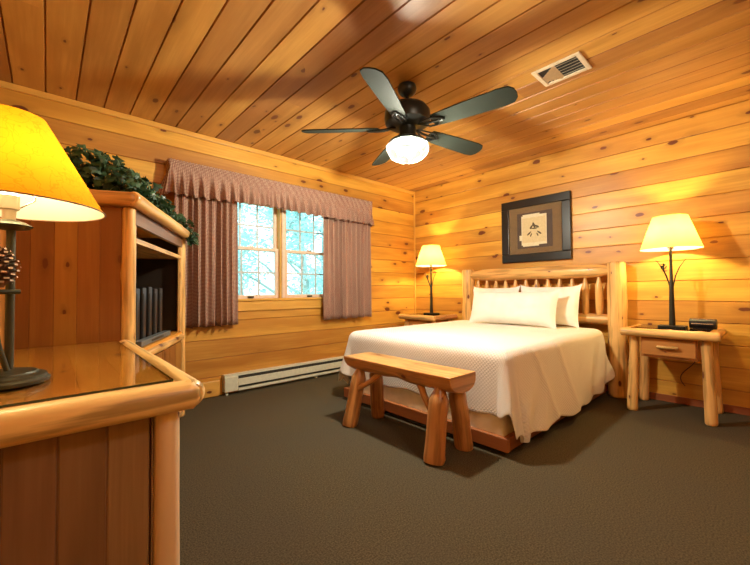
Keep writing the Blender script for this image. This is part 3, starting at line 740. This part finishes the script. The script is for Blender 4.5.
for (xa, ya, xb, yb, r) in ((1.645, 2.10, 1.745, 2.09, .055), (1.645, 1.325, 1.735, 1.345, .060), (1.925, 2.10, 1.885, 2.08, .052), (1.935, 1.315, 1.885, 1.34, .056)):
    m = MB(); a = Vector((xa, ya, 0)); b = Vector((xb, yb, .415)); nn = 16; pts = [a.lerp(b, i/nn) for i in range(nn+1)]
    rr = [r]*(nn-2)+[r*.8, r*.6, r*.45]; rr[0] = r*.93
    m.tube(pts, rr, 22, wob=.035, knots=4, t=random.uniform(.3, .7))
    # flatten the foot on the carpet
    m.v = [(p[0], p[1], max(0, p[2])) for p in m.v]
    m.build('leg', M['bench'], t, 45)
for (a, b) in (((1.69, 2.055, .27), (1.77, 1.86, .425)), ((1.69, 1.375, .27), (1.77, 1.55, .425))):
    m = MB(); a, b = Vector(a), Vector(b); mid = a.lerp(b, .5)+Vector((0, 0, -.015)); m.tube([a, a.lerp(mid, .5), mid, mid.lerp(b, .5), b], [.02, .019, .02, .022, .026], 12, wob=.05, t=.5)
    m.build('brace', M['bench'], t, 60)

# ---------------------------------------------------------------- nightstands (local: front faces -x, origin at floor centre)
def nightstand(cx, cy, label):
    t = thing('nightstand', (cx, cy, 0), label, 'nightstand', 'log bedside tables')
    X0, X1, Y0, Y1, ZT = cx-.26, cx+.235, cy-.288, cy+.288, .668
    m = MB(); nb = 5
    for k in range(nb):
        a = X0+.02+(X1-.01-X0-.02)*k/nb; b = X0+.02+(X1-.01-X0-.02)*(k+1)/nb
        m.box(a, b-.0008, Y0+.028, Y1-.028, ZT-.03, ZT-.002, 1)
    tp = m.build('tabletop', M['top'], t)
    for y in (Y0+.018, Y1-.018):
        m = MB(); m.log((X0-.002, y, ZT-.03), (X1, y, ZT-.03), .029, knots=2, wob=.02); m.build('edge_log', M['log'], t, 45)
    m = MB(); m.log((X0+.008, Y0-.012, ZT-.031), (X0+.008, Y1+.012, ZT-.031), .033, knots=3, wob=.02, t=.9); m.build('edge_log', M['log'], t, 45)
    m = MB(); m.box(X0+.045, X1-.01, Y0+.05, Y1-.05, ZT-.0018, ZT, 1, .5); m.build('glass_top', M['deskdark'], t)
    for (x, y, dx, dy) in ((X0+.075, Y0+.07, -.035, -.02), (X0+.075, Y1-.07, -.035, .02), (X1-.06, Y0+.07, .0, -.02), (X1-.06, Y1-.07, .0, .02)):
        m = MB(); m.log((x+dx, y+dy, 0), (x, y, ZT-.065), (.036, .033), knots=4, wob=.04, t=random.uniform(.5, .9))
        m.v = [(p[0], p[1], max(0, p[2])) for p in m.v]; m.build('leg', M['log'], t, 45)
    m = MB(); m.box(X0+.055, X1-.05, Y0+.115, Y1-.115, ZT-.225, ZT-.064, 1, .3); bevel(m.build('case', M['drawer'], t), .003)
    m = MB(); m.box(X0+.035, X0+.0545, Y0+.125, Y1-.125, ZT-.205, ZT-.078, 1, .6)
    dr = bevel(m.build('drawer', M['drawer'], t), .004)
    ORG[dr.name] = ORG[t.name]
    m = MB(); m.tube([(X0+.036, cy-.055, ZT-.135), (X0+.012, cy-.06, ZT-.135), (X0+.010, cy, ZT-.134), (X0+.012, cy+.06, ZT-.135), (X0+.036, cy+.055, ZT-.135)], [.008, .011, .012, .011, .008], 12, wob=.04, t=1)
    m.build('drawer_pull', M['log'], dr, 60)
    return t
M['deskdark'] = glassy('smoked_glass', (.55, .5, .42), .04, 1.2)
random.seed(51); nightstand(3.765, .558, 'log nightstand with a drawer right of the bed, holding the radio')
random.seed(52); nightstand(3.765, 3.09, 'log nightstand in the corner left of the bed, mostly hidden')

# ---------------------------------------------------------------- bedside lamps
def bedside_lamp(cx, cy, zb, label):
    t = thing('bedside_lamp', (cx, cy, zb), label, 'table lamp', 'matching bedside table lamps')
    m = MB(); m.box(cx-.06, cx+.06, cy-.088, cy+.088, zb, zb+.018, 0, .5); bevel(m.build('base', M['iron'], t), .004)
    m = MB(); m.tube([(cx, cy, zb+.018), (cx, cy, zb+.1), (cx, cy, zb+.3), (cx, cy, zb+.36), (cx, cy, zb+.37), (cx, cy, zb+.5), (cx, cy, zb+.64)], [.021, .019, .016, .017, .013, .011, .009], 14, wob=.04)
    m.build('pole', M['iron'], t, 50)
    m = MB()
    for s in (-1, 1):
        m.tube([(cx, cy+s*.010, zb+.33), (cx-.005, cy+s*.028, zb+.42), (cx-.01, cy+s*.055, zb+.49), (cx-.012, cy+s*.10, zb+.56)], [.005, .004, .0035, .002], 8)
    m.tube([(cx, cy+.012, zb+.35), (cx-.02, cy+.04, zb+.45), (cx-.03, cy+.085, zb+.545)], [.004, .0035, .002], 8)
    m.build('twig', M['iron'], t, 60)
    m = MB()
    for k in range(16):
        a = k*2.4; r = .006+.014*math.sin(PI*(k+1)/18); p = Vector((cx-.02+r*math.cos(a), cy+.045+r*math.sin(a), zb+.475+k*.0028))
        m.obox(p, (.014, .010, .003), Matrix.Rotation(a, 3, 'Z') @ Matrix.Rotation(-.5, 3, 'Y'), 0, .5)
    m.tube([(cx-.02, cy+.045, zb+.472), (cx-.02, cy+.045, zb+.524)], .006, 8)
    m.build('pinecone_ornament', M['iron'], t)
    m = MB(); m.lathe((cx, cy, zb), [(.012, .635), (.02, .645), (.02, .69), (.014, .70)], 14); m.build('socket', M['chrome'], t, 40)
    m = MB(); m.lathe((cx, cy, zb), [(.012, .70), (.016, .712), (.03, .735), (.028, .765), (.012, .785), (.002, .79)], 14); m.build('bulb', M['bulbdim'], t, 60)
    m = MB(); m.lathe((cx, cy, zb), [(.203, .640), (.116, .905)], 48, cap=False); so = m.build('lamp_shade', M['shade2'], t, 60)
    m = MB()
    for k in range(3):
        a = 2*PI*k/3; m.tube([(cx, cy, zb+.88), (cx+.115*math.cos(a), cy+.115*math.sin(a), zb+.900)], .002, 6)
    m.tube([(cx, cy, zb+.87), (cx, cy, zb+.925)], [.006, .004], 8)
    m.tube([(cx+.02, cy, zb+.66), (cx+.05, cy, zb+.74), (cx+.04, cy, zb+.84), (cx, cy, zb+.87), (cx-.04, cy, zb+.84), (cx-.05, cy, zb+.74), (cx-.02, cy, zb+.66)], .002, 6)
    m.build('shade_harp', M['iron'], t)
    return t
M['bulbdim'] = glassy('lit_bedside_bulb', (.9, .88, .8), .2, .6, 3, (1, .8, .45))
random.seed(61)
bedside_lamp(3.77, .56, .668, 'twig-pole lamp with cream shade on the nightstand right of the bed')
random.seed(61)
bedside_lamp(3.77, 3.05, .668, 'twig-pole lamp with cream shade in the corner left of the bed')

# clock radio
cx, cy, cz = 3.80, .377, .6685
t = thing('clock_radio', (cx, cy, cz), 'small black cylinder clock radio on the right nightstand', 'clock radio')
m = MB(); m.tube([(cx, cy-.080, cz+.040), (cx, cy-.077, cz+.040), (cx, cy+.077, cz+.040), (cx, cy+.080, cz+.040)], [.036, .039, .039, .036], 28); m.build('body', M['black'], t, 40)
m = MB(); m.box(cx-.0405, cx-.030, cy-.06, cy+.065, cz+.038, cz+.046, 1, .5); m.build('silver_trim', M['chrome'], t)
m = MB(); m.box(cx-.024, cx+.010, cy-.06, cy+.065, cz+.0725, cz+.0795, 1, .5); m.build('snooze_bar', M['chrome'], t)
m = MB(); m.box(cx-.02, cx+.02, cy-.06, cy+.06, cz, cz+.012, 1, .5); m.build('foot', M['black'], t)
# cord and outlet behind the right nightstand
m = MB(); pts = []
for i in range(25):
    s = i/24; pts.append((4.006, .50+.05*math.sin(s*9), .66-.50*s))
m.tube(pts, .003, 8); o = m.build('lamp_cord', M['cord'], None, 60); tag(o, 'thin dark power cord hanging on the wall behind the right nightstand', 'cord')

# ---------------------------------------------------------------- picture
t = thing('framed_picture', (XC-.002, 1.77, 1.297), 'black framed botanical print with olive mat above the bed', 'picture')
y0, y1, z0, z1, fwid = 1.388, 2.155, 1.297, 2.008, .092; X = XC-.002
m = MB()
for a in ((y0, y1, z0, z0+fwid), (y0, y1, z1-fwid, z1), (y0, y0+fwid, z0+fwid, z1-fwid), (y1-fwid, y1, z0+fwid, z1-fwid)): m.box(X-.035, X, *a, 1, .5)
bevel(m.build('frame', M['dkframe'], t), .008, 3)
m = MB(); m.box(X-.018, X-.002, y0+fwid, y1-fwid, z0+fwid, z1-fwid, 1, .5); m.build('mat_board', M['mat'], t)
cy, cz = 1.772, 1.650
m = MB(); m.box(X-.0195, X-.0182, cy-.195, cy+.195, cz-.20, cz+.20, 1, .5); m.build('inner_mat', M['mat2'], t)
m = MB()
random.seed(9)
m.box(X-.0215, X-.0197, cy-.135, cy+.145, cz-.165, cz+.165, 1, .5)
m.box(X-.0212, X-.0197, cy-.06, cy+.13, cz+.165, cz+.18, 1, .5); m.box(X-.0212, X-.0197, cy-.05, cy+.13, cz-.18, cz-.165, 1, .5); m.box(X-.0212, X-.0197, cy+.145, cy+.17, cz-.11, cz-.05, 1, .5)
m.build('deckle_sheet', M['paper2'], t)
m = MB(); m.box(X-.0235, X-.0217, cy-.125, cy+.135, cz-.14, cz+.14, 1, .5); m.build('print_sheet', M['paper'], t)
m = MB()
def leafshape(m, cy_, cz_, ang, L, W_):
    pts = []
    for i in range(10):
        a = 2*PI*i/10; u, v = L*math.cos(a), W_*math.sin(a)*(1-.3*math.cos(a)); pts.append((X-.0242, cy_+u*math.cos(ang)-v*math.sin(ang), cz_+u*math.sin(ang)+v*math.cos(ang)))
    m.face(pts[::-1], [(0, 0)]*10, .5); m.face([(X-.0237, p[1], p[2]) for p in pts], [(0, 0)]*10, .5)
for (a, b, ang, L, W_) in ((0, .05, 1.2, .03, .012), (.03, .035, 2.2, .028, .011), (-.03, .035, .6, .028, .011), (.0, .015, 0, .035, .008), (.055, -.035, 2.4, .032, .009), (.035, -.055, 2.0, .022, .007), (-.055, -.035, .7, .032, .009), (-.035, -.055, 1.1, .022, .007), (.01, .065, 1.6, .02, .01)):
    leafshape(m, cy+a, cz+b, ang, L, W_)
m.build('botanical_drawing', M['ink'], t)
m = MB(); m.box(X-.0265, X-.0255, y0+fwid-.002, y1-fwid+.002, z0+fwid-.002, z1-fwid+.002, 1, .5); m.build('glazing', M['picglass'], t)

# ---------------------------------------------------------------- armoire
random.seed(71)
A = (.30, 2.165, 0); RZ = math.radians(64)
t = thing('tv_cabinet', A, 'tall log-post pine cabinet standing angled in the corner beside the window', 'cabinet', rz=RZ, local=True)
Wd, Dp, Ht = 1.12, .52, 1.475
# local x = along the front, local y = to the back; front at y=0
for (x, y) in ((.0, .0), (Wd, .0), (.0, Dp), (Wd, Dp)):
    m = MB(); m.log((x, y, 0), (x, y, Ht-.068), (.031, .028), knots=8, wob=.035, seg=22, t=.85); m.build('corner_post', M['log'], t, 45)
def panel(name, x, dirx, mat):
    m = MB(); nb = 5; a0, a1 = .028, Dp-.028
    for k in range(nb):
        a = a0+(a1-a0)*k/nb; b = a0+(a1-a0)*(k+1)/nb
        m.box(x-.009, x+.009, a, b-.002, .06, Ht-.068, 2)
    m.box(x-.006, x+.006, a0, a1, .06, Ht-.068, 2, .0)
    return bevel(m.build(name, mat, t), .0025)
panel('side_panel', .0, -1, M['panel']); panel('side_panel', Wd, 1, M['panel'])
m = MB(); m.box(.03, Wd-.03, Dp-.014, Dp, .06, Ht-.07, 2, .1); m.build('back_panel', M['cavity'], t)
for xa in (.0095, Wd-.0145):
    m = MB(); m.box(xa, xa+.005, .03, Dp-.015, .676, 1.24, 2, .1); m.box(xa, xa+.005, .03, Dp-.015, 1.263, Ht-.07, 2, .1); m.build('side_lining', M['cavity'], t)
m = MB(); m.box(-.05, Wd+.05, -.035, Dp+.03, Ht-.060, Ht-.004, 0, .6); bevel(m.build('top', M['top'], t), .006)
m = MB(); m.log((-.08, -.04, Ht-.034), (Wd+.08, -.04, Ht-.034), .034, knots=6, wob=.02, t=.9); m.build('top_edge_log', M['log'], t, 45)
for x in (-.056, Wd+.056):
    m = MB(); m.log((x, -.05, Ht-.034), (x, Dp+.05, Ht-.034), .034, knots=3, wob=.02, t=.5); m.build('top_edge_log', M['log'], t, 45)
m = MB(); m.box(.034, Wd-.034, -.012, .012, Ht-.14, Ht-.062, 0, .2); m.build('cornice', M['endpanel'], t)
for xa in (.034, Wd-.075):
    ft = MB(); ft.box(xa, xa+.041, -.010, .010, .677, Ht-.141, 2, .8); bevel(ft.build('stile', M['log'], t), .003)
m = MB(); m.box(.0155, Wd-.0155, .011, Dp-.015, 1.245, 1.262, 0, .6); m.box(.0755, Wd-.0755, -.010, .0105, 1.240, 1.266, 0, .9); m.build('shelf', M['log'], t)
m = MB(); m.box(.010, Wd-.010, -.012, Dp-.015, .655, .675, 0, .7); m.build('shelf', M['top'], t)
m = MB(); m.log((.03, -.005, .632), (Wd-.03, -.005, .632), .026, knots=4, t=.8); m.build('lower_rail', M['log'], t, 45)
for (a, b) in ((.036, Wd/2-.002), (Wd/2+.002, Wd-.036)):
    m = MB(); nb = 3
    for k in range(nb): m.box(a+(b-a)*k/nb, a+(b-a)*(k+1)/nb-.001, -.012, .006, .09, .60, 2)
    d = bevel(m.build('door', M['panel'], t), .003); ORG[d.name] = (0, 0, 0)
    kx = b-.05 if a < .1 else a+.05
    m = MB(); m.tube([(kx, -.013, .36), (kx, -.04, .36), (kx, -.045, .41), (kx, -.04, .46), (kx, -.013, .46)], .008, 10, wob=.04); m.build('door_pull', M['log'], d, 60)
m = MB(); m.log((.03, .0, .055), (Wd-.03, .0, .055), .026, knots=3); m.build('lower_rail', M['log'], t, 45)
# things standing inside the cabinet (world positions through the cabinet frame)
RM = Matrix.Translation(A) @ Matrix.Rotation(RZ, 4, 'Z')
def inside(name, lx, ly, lz, label, cat, group=None):
    o = thing(name, RM @ Vector((lx, ly, lz)), label, cat, group, rz=RZ, local=True); return o
labs = ['tall black upright binder in the cabinet, nearest the left post', 'black upright binder second from the left post in the cabinet', 'black upright binder third from the left post in the cabinet', 'black upright binder fourth in the cabinet row', 'last black upright binder in the cabinet row, beside the far stile']
for k in range(5):
    c = inside('binder', .30+k*.115, .16, .676, labs[k], 'binder', 'dark binders standing in the cabinet')
    m = MB(); m.box(-.035, .035, -.11, .16, 0, .33+.006*(k % 3), 2, .5); bevel(m.build('cover', M['black'], c), .006)
    m = MB(); m.box(-.030, -.012, -.1125, -.1105, .03, .30, 2, .5); m.build('spine_label', M['spine'] if 'spine' in M else M.setdefault('spine', plain('spine_grey', (.035, .033, .03), .5)), c)
c = inside('disc_player', .42, .045, .676-.0005, 'flat grey disc player lying at the front of the cabinet shelf', 'disc player')
c.location = RM @ Vector((.50, .0, .676))
M['greybox'] = plain('grey_blue_metal', (.16, .18, .18), .35, .2)
m = MB(); m.box(-.30, .30, .0, .043, .004, .036, 0, .5); bevel(m.build('casing', M['greybox'], c), .003)
m = MB(); m.box(-.12, .12, -.002, -.0005, .014, .026, 0, .5); m.build('disc_tray', M['black'], c)
for xa in (-.28, .25): m = MB(); m.box(xa, xa+.03, .01, .03, 0, .0035, 0, .5); m.build('foot', M['black'], c)
# ivy garland on top
def ivy():
    random.seed(81)
    t = thing('ivy_garland', RM @ Vector((.45, .1, Ht-.004)), 'dark green trailing ivy plant lying on top of the tall cabinet', 'plant', rz=RZ, local=True)
    o0 = Vector((.45, .1, Ht-.004))
    m = MB(); vines = []
    for k in range(7):
        x0 = random.uniform(.05, .35); y0 = random.uniform(.05, .3); pts = []
        for i in range(10):
            s = i/9; x = x0+(1.12-x0)*s; y = y0*(1-s)+(-.03)*s+.02*math.sin(i+k)
            z = Ht+.02+.10*math.exp(-((x-.2)/.25)**2)*random.random()+.012
            if x > 1.05: z = Ht+.005
            pts.append(Vector((x, y, z))-o0)
        vines.append(pts); m.tube(pts, .0025, 6)
    m.build('vine', M['ivyvine'], t, 60)
    m = MB()
    def leaf(p, s, nrm, ang):
        nrm = nrm.normalized(); a = nrm.orthogonal().normalized(); a = Matrix.Rotation(ang, 3, nrm) @ a; b = nrm.cross(a)
        sh = [(0, -.1), (.35, -.35), (.75, -.25), (.60, .05), (.95, .25), (.50, .40), (.30, .60), (0, 1.05), (-.30, .60), (-.50, .40), (-.95, .25), (-.60, .05), (-.75, -.25), (-.35, -.35)]
        n = len(m.v); tt = random.random()
        pts = [p+a*x*s+b*y*s+nrm*(-.28*abs(x)*s-.15*y*y*s) for x, y in sh]
        m.v.append(tuple(p+b*.25*s)); m.v += [tuple(q) for q in pts]
        for i in range(len(sh)):
            q = (i+1) % len(sh); m.f.append([n, n+1+i, n+1+q]); m.uv.append([(0, 0)]*3); m.t.append(tt)
    for _ in range(1050):
        u = random.random()
        if u < .60:
            x = random.gauss(.14, .13); y = random.uniform(-.04, .34); h = .19*math.exp(-((x-.08)/.22)**2)*math.exp(-((y-.20)/.20)**2)+.05
            z = Ht+h*random.random()**.6+.012
        elif u < .93:
            x = random.uniform(.2, 1.12); y = random.gauss(.03, .05); h = .10*(1-x/1.3)+.03; z = Ht+h*random.random()+.012
        else:
            x = random.uniform(1.05, 1.20); y = random.gauss(-.07, .02); z = Ht-.10*random.random()
        if z < Ht+.02 and y > -.045 and x < 1.2: z = Ht+.02
        if x < -.06: x = -.06+random.random()*.1
        p = Vector((x, y, z))-o0
        nrm = Vector((random.gauss(0, .6), random.gauss(-.5, .6), random.gauss(.6, .5)))
        if x < .1: nrm += Vector((-.7, 0, 0))
        leaf(p, random.uniform(.022, .040), nrm, random.uniform(0, 2*PI))
    m.build('foliage', M['ivy'], t)
M['ivyvine'] = plain('ivy_vine', (.03, .05, .015), .6)
ivy()

# ---------------------------------------------------------------- dresser
random.seed(91)
DX0, DX1, DY0, DY1, DZ = -.305, .270, .985, 2.03, .765
t = thing('dresser', (0, 1.5, 0), 'pine dresser with log edges and a glass-covered top in the left foreground', 'dresser')
m = MB(); nb = 6
for k in range(nb):
    a = DX0+(DX1-.03-DX0)*k/nb; b = DX0+(DX1-.03-DX0)*(k+1)/nb
    m.box(a, b-.0008, DY0+.03, DY1, DZ-.036, DZ-.006, 1)
m.build('top_boards', M['top'], t)
m = MB(); m.box(DX0+.005, DX1-.034, DY0+.034, DY1-.005, DZ-.0055, DZ-.0003, 1, .5); go = m.build('glass_top', M['tabletop_glass'], t); ORG[go.name] = ORG[t.name]
m = MB(); e = .0012
m.box(DX0+.005, DX1-.034, DY0+.034-e, DY0+.034-.0001, DZ-.0055, DZ-.0003, 0, .5); m.box(DX1-.0339, DX1-.034+e, DY0+.034, DY1-.005, DZ-.0055, DZ-.0003, 1, .5)
m.build('glass_edge', M['glassedge'], go)
m = MB(); m.log((DX0, DY0, DZ-.036), (DX1+.012, DY0, DZ-.036), .036, knots=0, wob=.010, seg=28, t=.95); m.build('edge_log', M['pale_edge'], t, 45)
m = MB(); m.log((DX1-.004, DY0-.02, DZ-.033), (DX1-.004, DY1, DZ-.033), .034, knots=0, wob=.010, seg=28, t=.95); m.build('edge_log', M['pale_edge'], t, 45)
for (x, y) in ((DX1-.048, DY0+.036), (DX1-.048, DY1-.045), (DX0+.045, DY0+.036), (DX0+.045, DY1-.045)):
    m = MB(); m.log((x, y, 0), (x, y, DZ-.07), (.0315, .030), knots=0, wob=.016, seg=24, t=.6); m.build('leg_post', M['legpale'] if 'legpale' in M else M.setdefault('legpale', pine('pale_log', (.78, .58, .38), (.60, .40, .22), rough=.4, knot=.35, kscale=11, kr=.13, tintv=.06)), t, 45)
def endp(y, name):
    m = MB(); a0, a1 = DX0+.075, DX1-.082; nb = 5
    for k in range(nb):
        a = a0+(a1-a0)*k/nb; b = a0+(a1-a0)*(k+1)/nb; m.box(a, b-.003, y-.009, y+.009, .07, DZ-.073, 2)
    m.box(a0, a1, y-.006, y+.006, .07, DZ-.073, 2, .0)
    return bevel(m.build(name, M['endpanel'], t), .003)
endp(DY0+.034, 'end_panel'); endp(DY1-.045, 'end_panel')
m = MB(); m.box(DX1-.0815, DX1-.079, DY0+.02, DY0+.05, .07, DZ-.073, 2, .9); m.build('stile', M['endpanel'], t)
m = MB(); m.box(DX0+.07, DX0+.08, DY0+.075, DY1-.08, .07, DZ-.073, 2, .3); m.build('back_panel', M['endpanel'], t)
for r in range(3):
    for c_ in range(2):
        ya = DY0+.078+c_*(DY1-DY0-.156)/2; yb = ya+(DY1-DY0-.156)/2-.006; za = .10+r*.195
        m = MB(); m.box(DX1-.07, DX1-.045, ya, yb, za, za+.187, 1); d = bevel(m.build('drawer', M['drawer'], t), .004); ORG[d.name] = ORG[t.name]
        ym = (ya+yb)/2; m = MB(); m.tube([(DX1-.046, ym-.05, za+.09), (DX1-.022, ym-.055, za+.09), (DX1-.018, ym, za+.09), (DX1-.022, ym+.055, za+.09), (DX1-.046, ym+.05, za+.09)], .010, 10, wob=.04); m.build('drawer_pull', M['log'], d, 60)
# ---------------------------------------------------------------- dresser lamp
random.seed(95)
lx, ly, lz = -.071, 1.245, .765
t = thing('dresser_lamp', (lx, ly, lz), 'lamp with yellow parchment shade and pine cone on the glass-topped dresser', 'table lamp')
m = MB(); m.lathe((lx, ly, lz), [(.074, 0), (.079, .003), (.080, .010), (.075, .014), (.074, .015), (.073, .020), (.064, .024), (.058, .025), (.056, .029), (.030, .034), (.012, .036)], 48); m.build('base', M['bronze'], t, 30)
m = MB(); m.tube([(lx+.004, ly, lz+.034), (lx+.004, ly, lz+.2), (lx+.004, ly, lz+.385)], [.0085, .0085, .0085], 16); m.build('pole', M['bronze'], t, 50)
m = MB(); m.tube([(lx+.002, ly-.018, lz+.033), (lx-.012, ly-.024, lz+.09), (lx-.022, ly-.03, lz+.15), (lx-.024, ly-.032, lz+.22)], .006, 10)
m.tube([(lx-.040, ly-.045, lz+.222), (lx+.022, ly-.024, lz+.222)], .0055, 8)
m.build('curved_arm', M['bronze'], t, 60)
m = MB(); m.lathe((lx, ly, lz), [(.012, .372), (.036, .376), (.044, .383), (.030, .392), (.014, .396)], 32); m.build('upper_disc', M['bronze'], t, 40)
m = MB(); m.lathe((lx, ly, lz), [(.012, .395), (.013, .42), (.019, .423), (.019, .455), (.013, .46)], 20); m.build('socket', M['vent'], t, 40)
m = MB(); m.lathe((lx, ly, lz), [(.013, .46), (.022, .475), (.027, .50), (.020, .525), (.003, .535)], 16); m.build('bulb', M['bulb'], t, 60)
m = MB(); m.tube([(lx+.015, ly, lz+.425), (lx+.045, ly, lz+.45), (lx+.05, ly, lz+.53), (lx+.02, ly, lz+.61), (lx, ly, lz+.62), (lx-.02, ly, lz+.61), (lx-.05, ly, lz+.53), (lx-.045, ly, lz+.45), (lx-.015, ly, lz+.425)], .0018, 8); 
for k in range(3):
    a = 2*PI*k/3+.4; m.tube([(lx, ly, lz+.618), (lx+.064*math.cos(a), ly+.064*math.sin(a), lz+.648)], .0015, 6)
m.build('shade_harp', M['chrome'], t, 60)
m = MB(); m.lathe((lx, ly, lz), [(.187, .428), (.066, .652)], 64, cap=False); so = m.build('lamp_shade', M['shade'], t, 60); so['label'] = 'glowing yellow parchment shade'
m = MB(); m.tube([(lx+.1875*math.cos(2*PI*i/64), ly+.1875*math.sin(2*PI*i/64), lz+.429) for i in range(65)], .0018, 6, cap=False); m.build('shade_trim', M['cone'], t)
# pine cone on the lamp's crossbar
c = (lx-.010, ly-.042, lz+.232)
m = MB(); m.lathe(c, [(.006, 0), (.014, .02), (.013, .06), (.004, .09)], 12); m2 = MB()
for k in range(78):
    a = k*2.39996; s = k/78; z = .004+.085*s; R = .033*math.sin(PI*min(1, (s*.86+.14)))**.7
    d = Vector((math.cos(a), math.sin(a), 0)); tn_ = Vector((-math.sin(a), math.cos(a), 0)); tip = Vector(c)+d*R+Vector((0, 0, z+.006)); ro = Vector(c)+d*.006+Vector((0, 0, z)); mid = ro.lerp(tip, .6)
    wv = .009*(1-.4*s)
    for off in (0, .0018):
        o_ = Vector((0, 0, off)); pts = [ro-tn_*.003+o_, mid-tn_*wv+o_, tip-tn_*wv*.6+o_, tip+tn_*wv*.6+o_, mid+tn_*wv+o_, ro+tn_*.003+o_]
        m.face(pts if off else pts[::-1], [(0, 0)]*6, .5)
    e0, e1 = tip-tn_*wv*.6, tip+tn_*wv*.6; o_ = d*.0015; m2.face([e0+o_+Vector((0, 0, -.001)), e1+o_+Vector((0, 0, -.001)), e1+o_*.2+Vector((0, 0, .003)), e0+o_*.2+Vector((0, 0, .003))], [(0, 0)]*4, .5)
pc = m.build('pine_cone', M['cone'], t); pc['label'] = 'open brown pine cone'; m2.build('scale_tip', M['conetip'], pc)
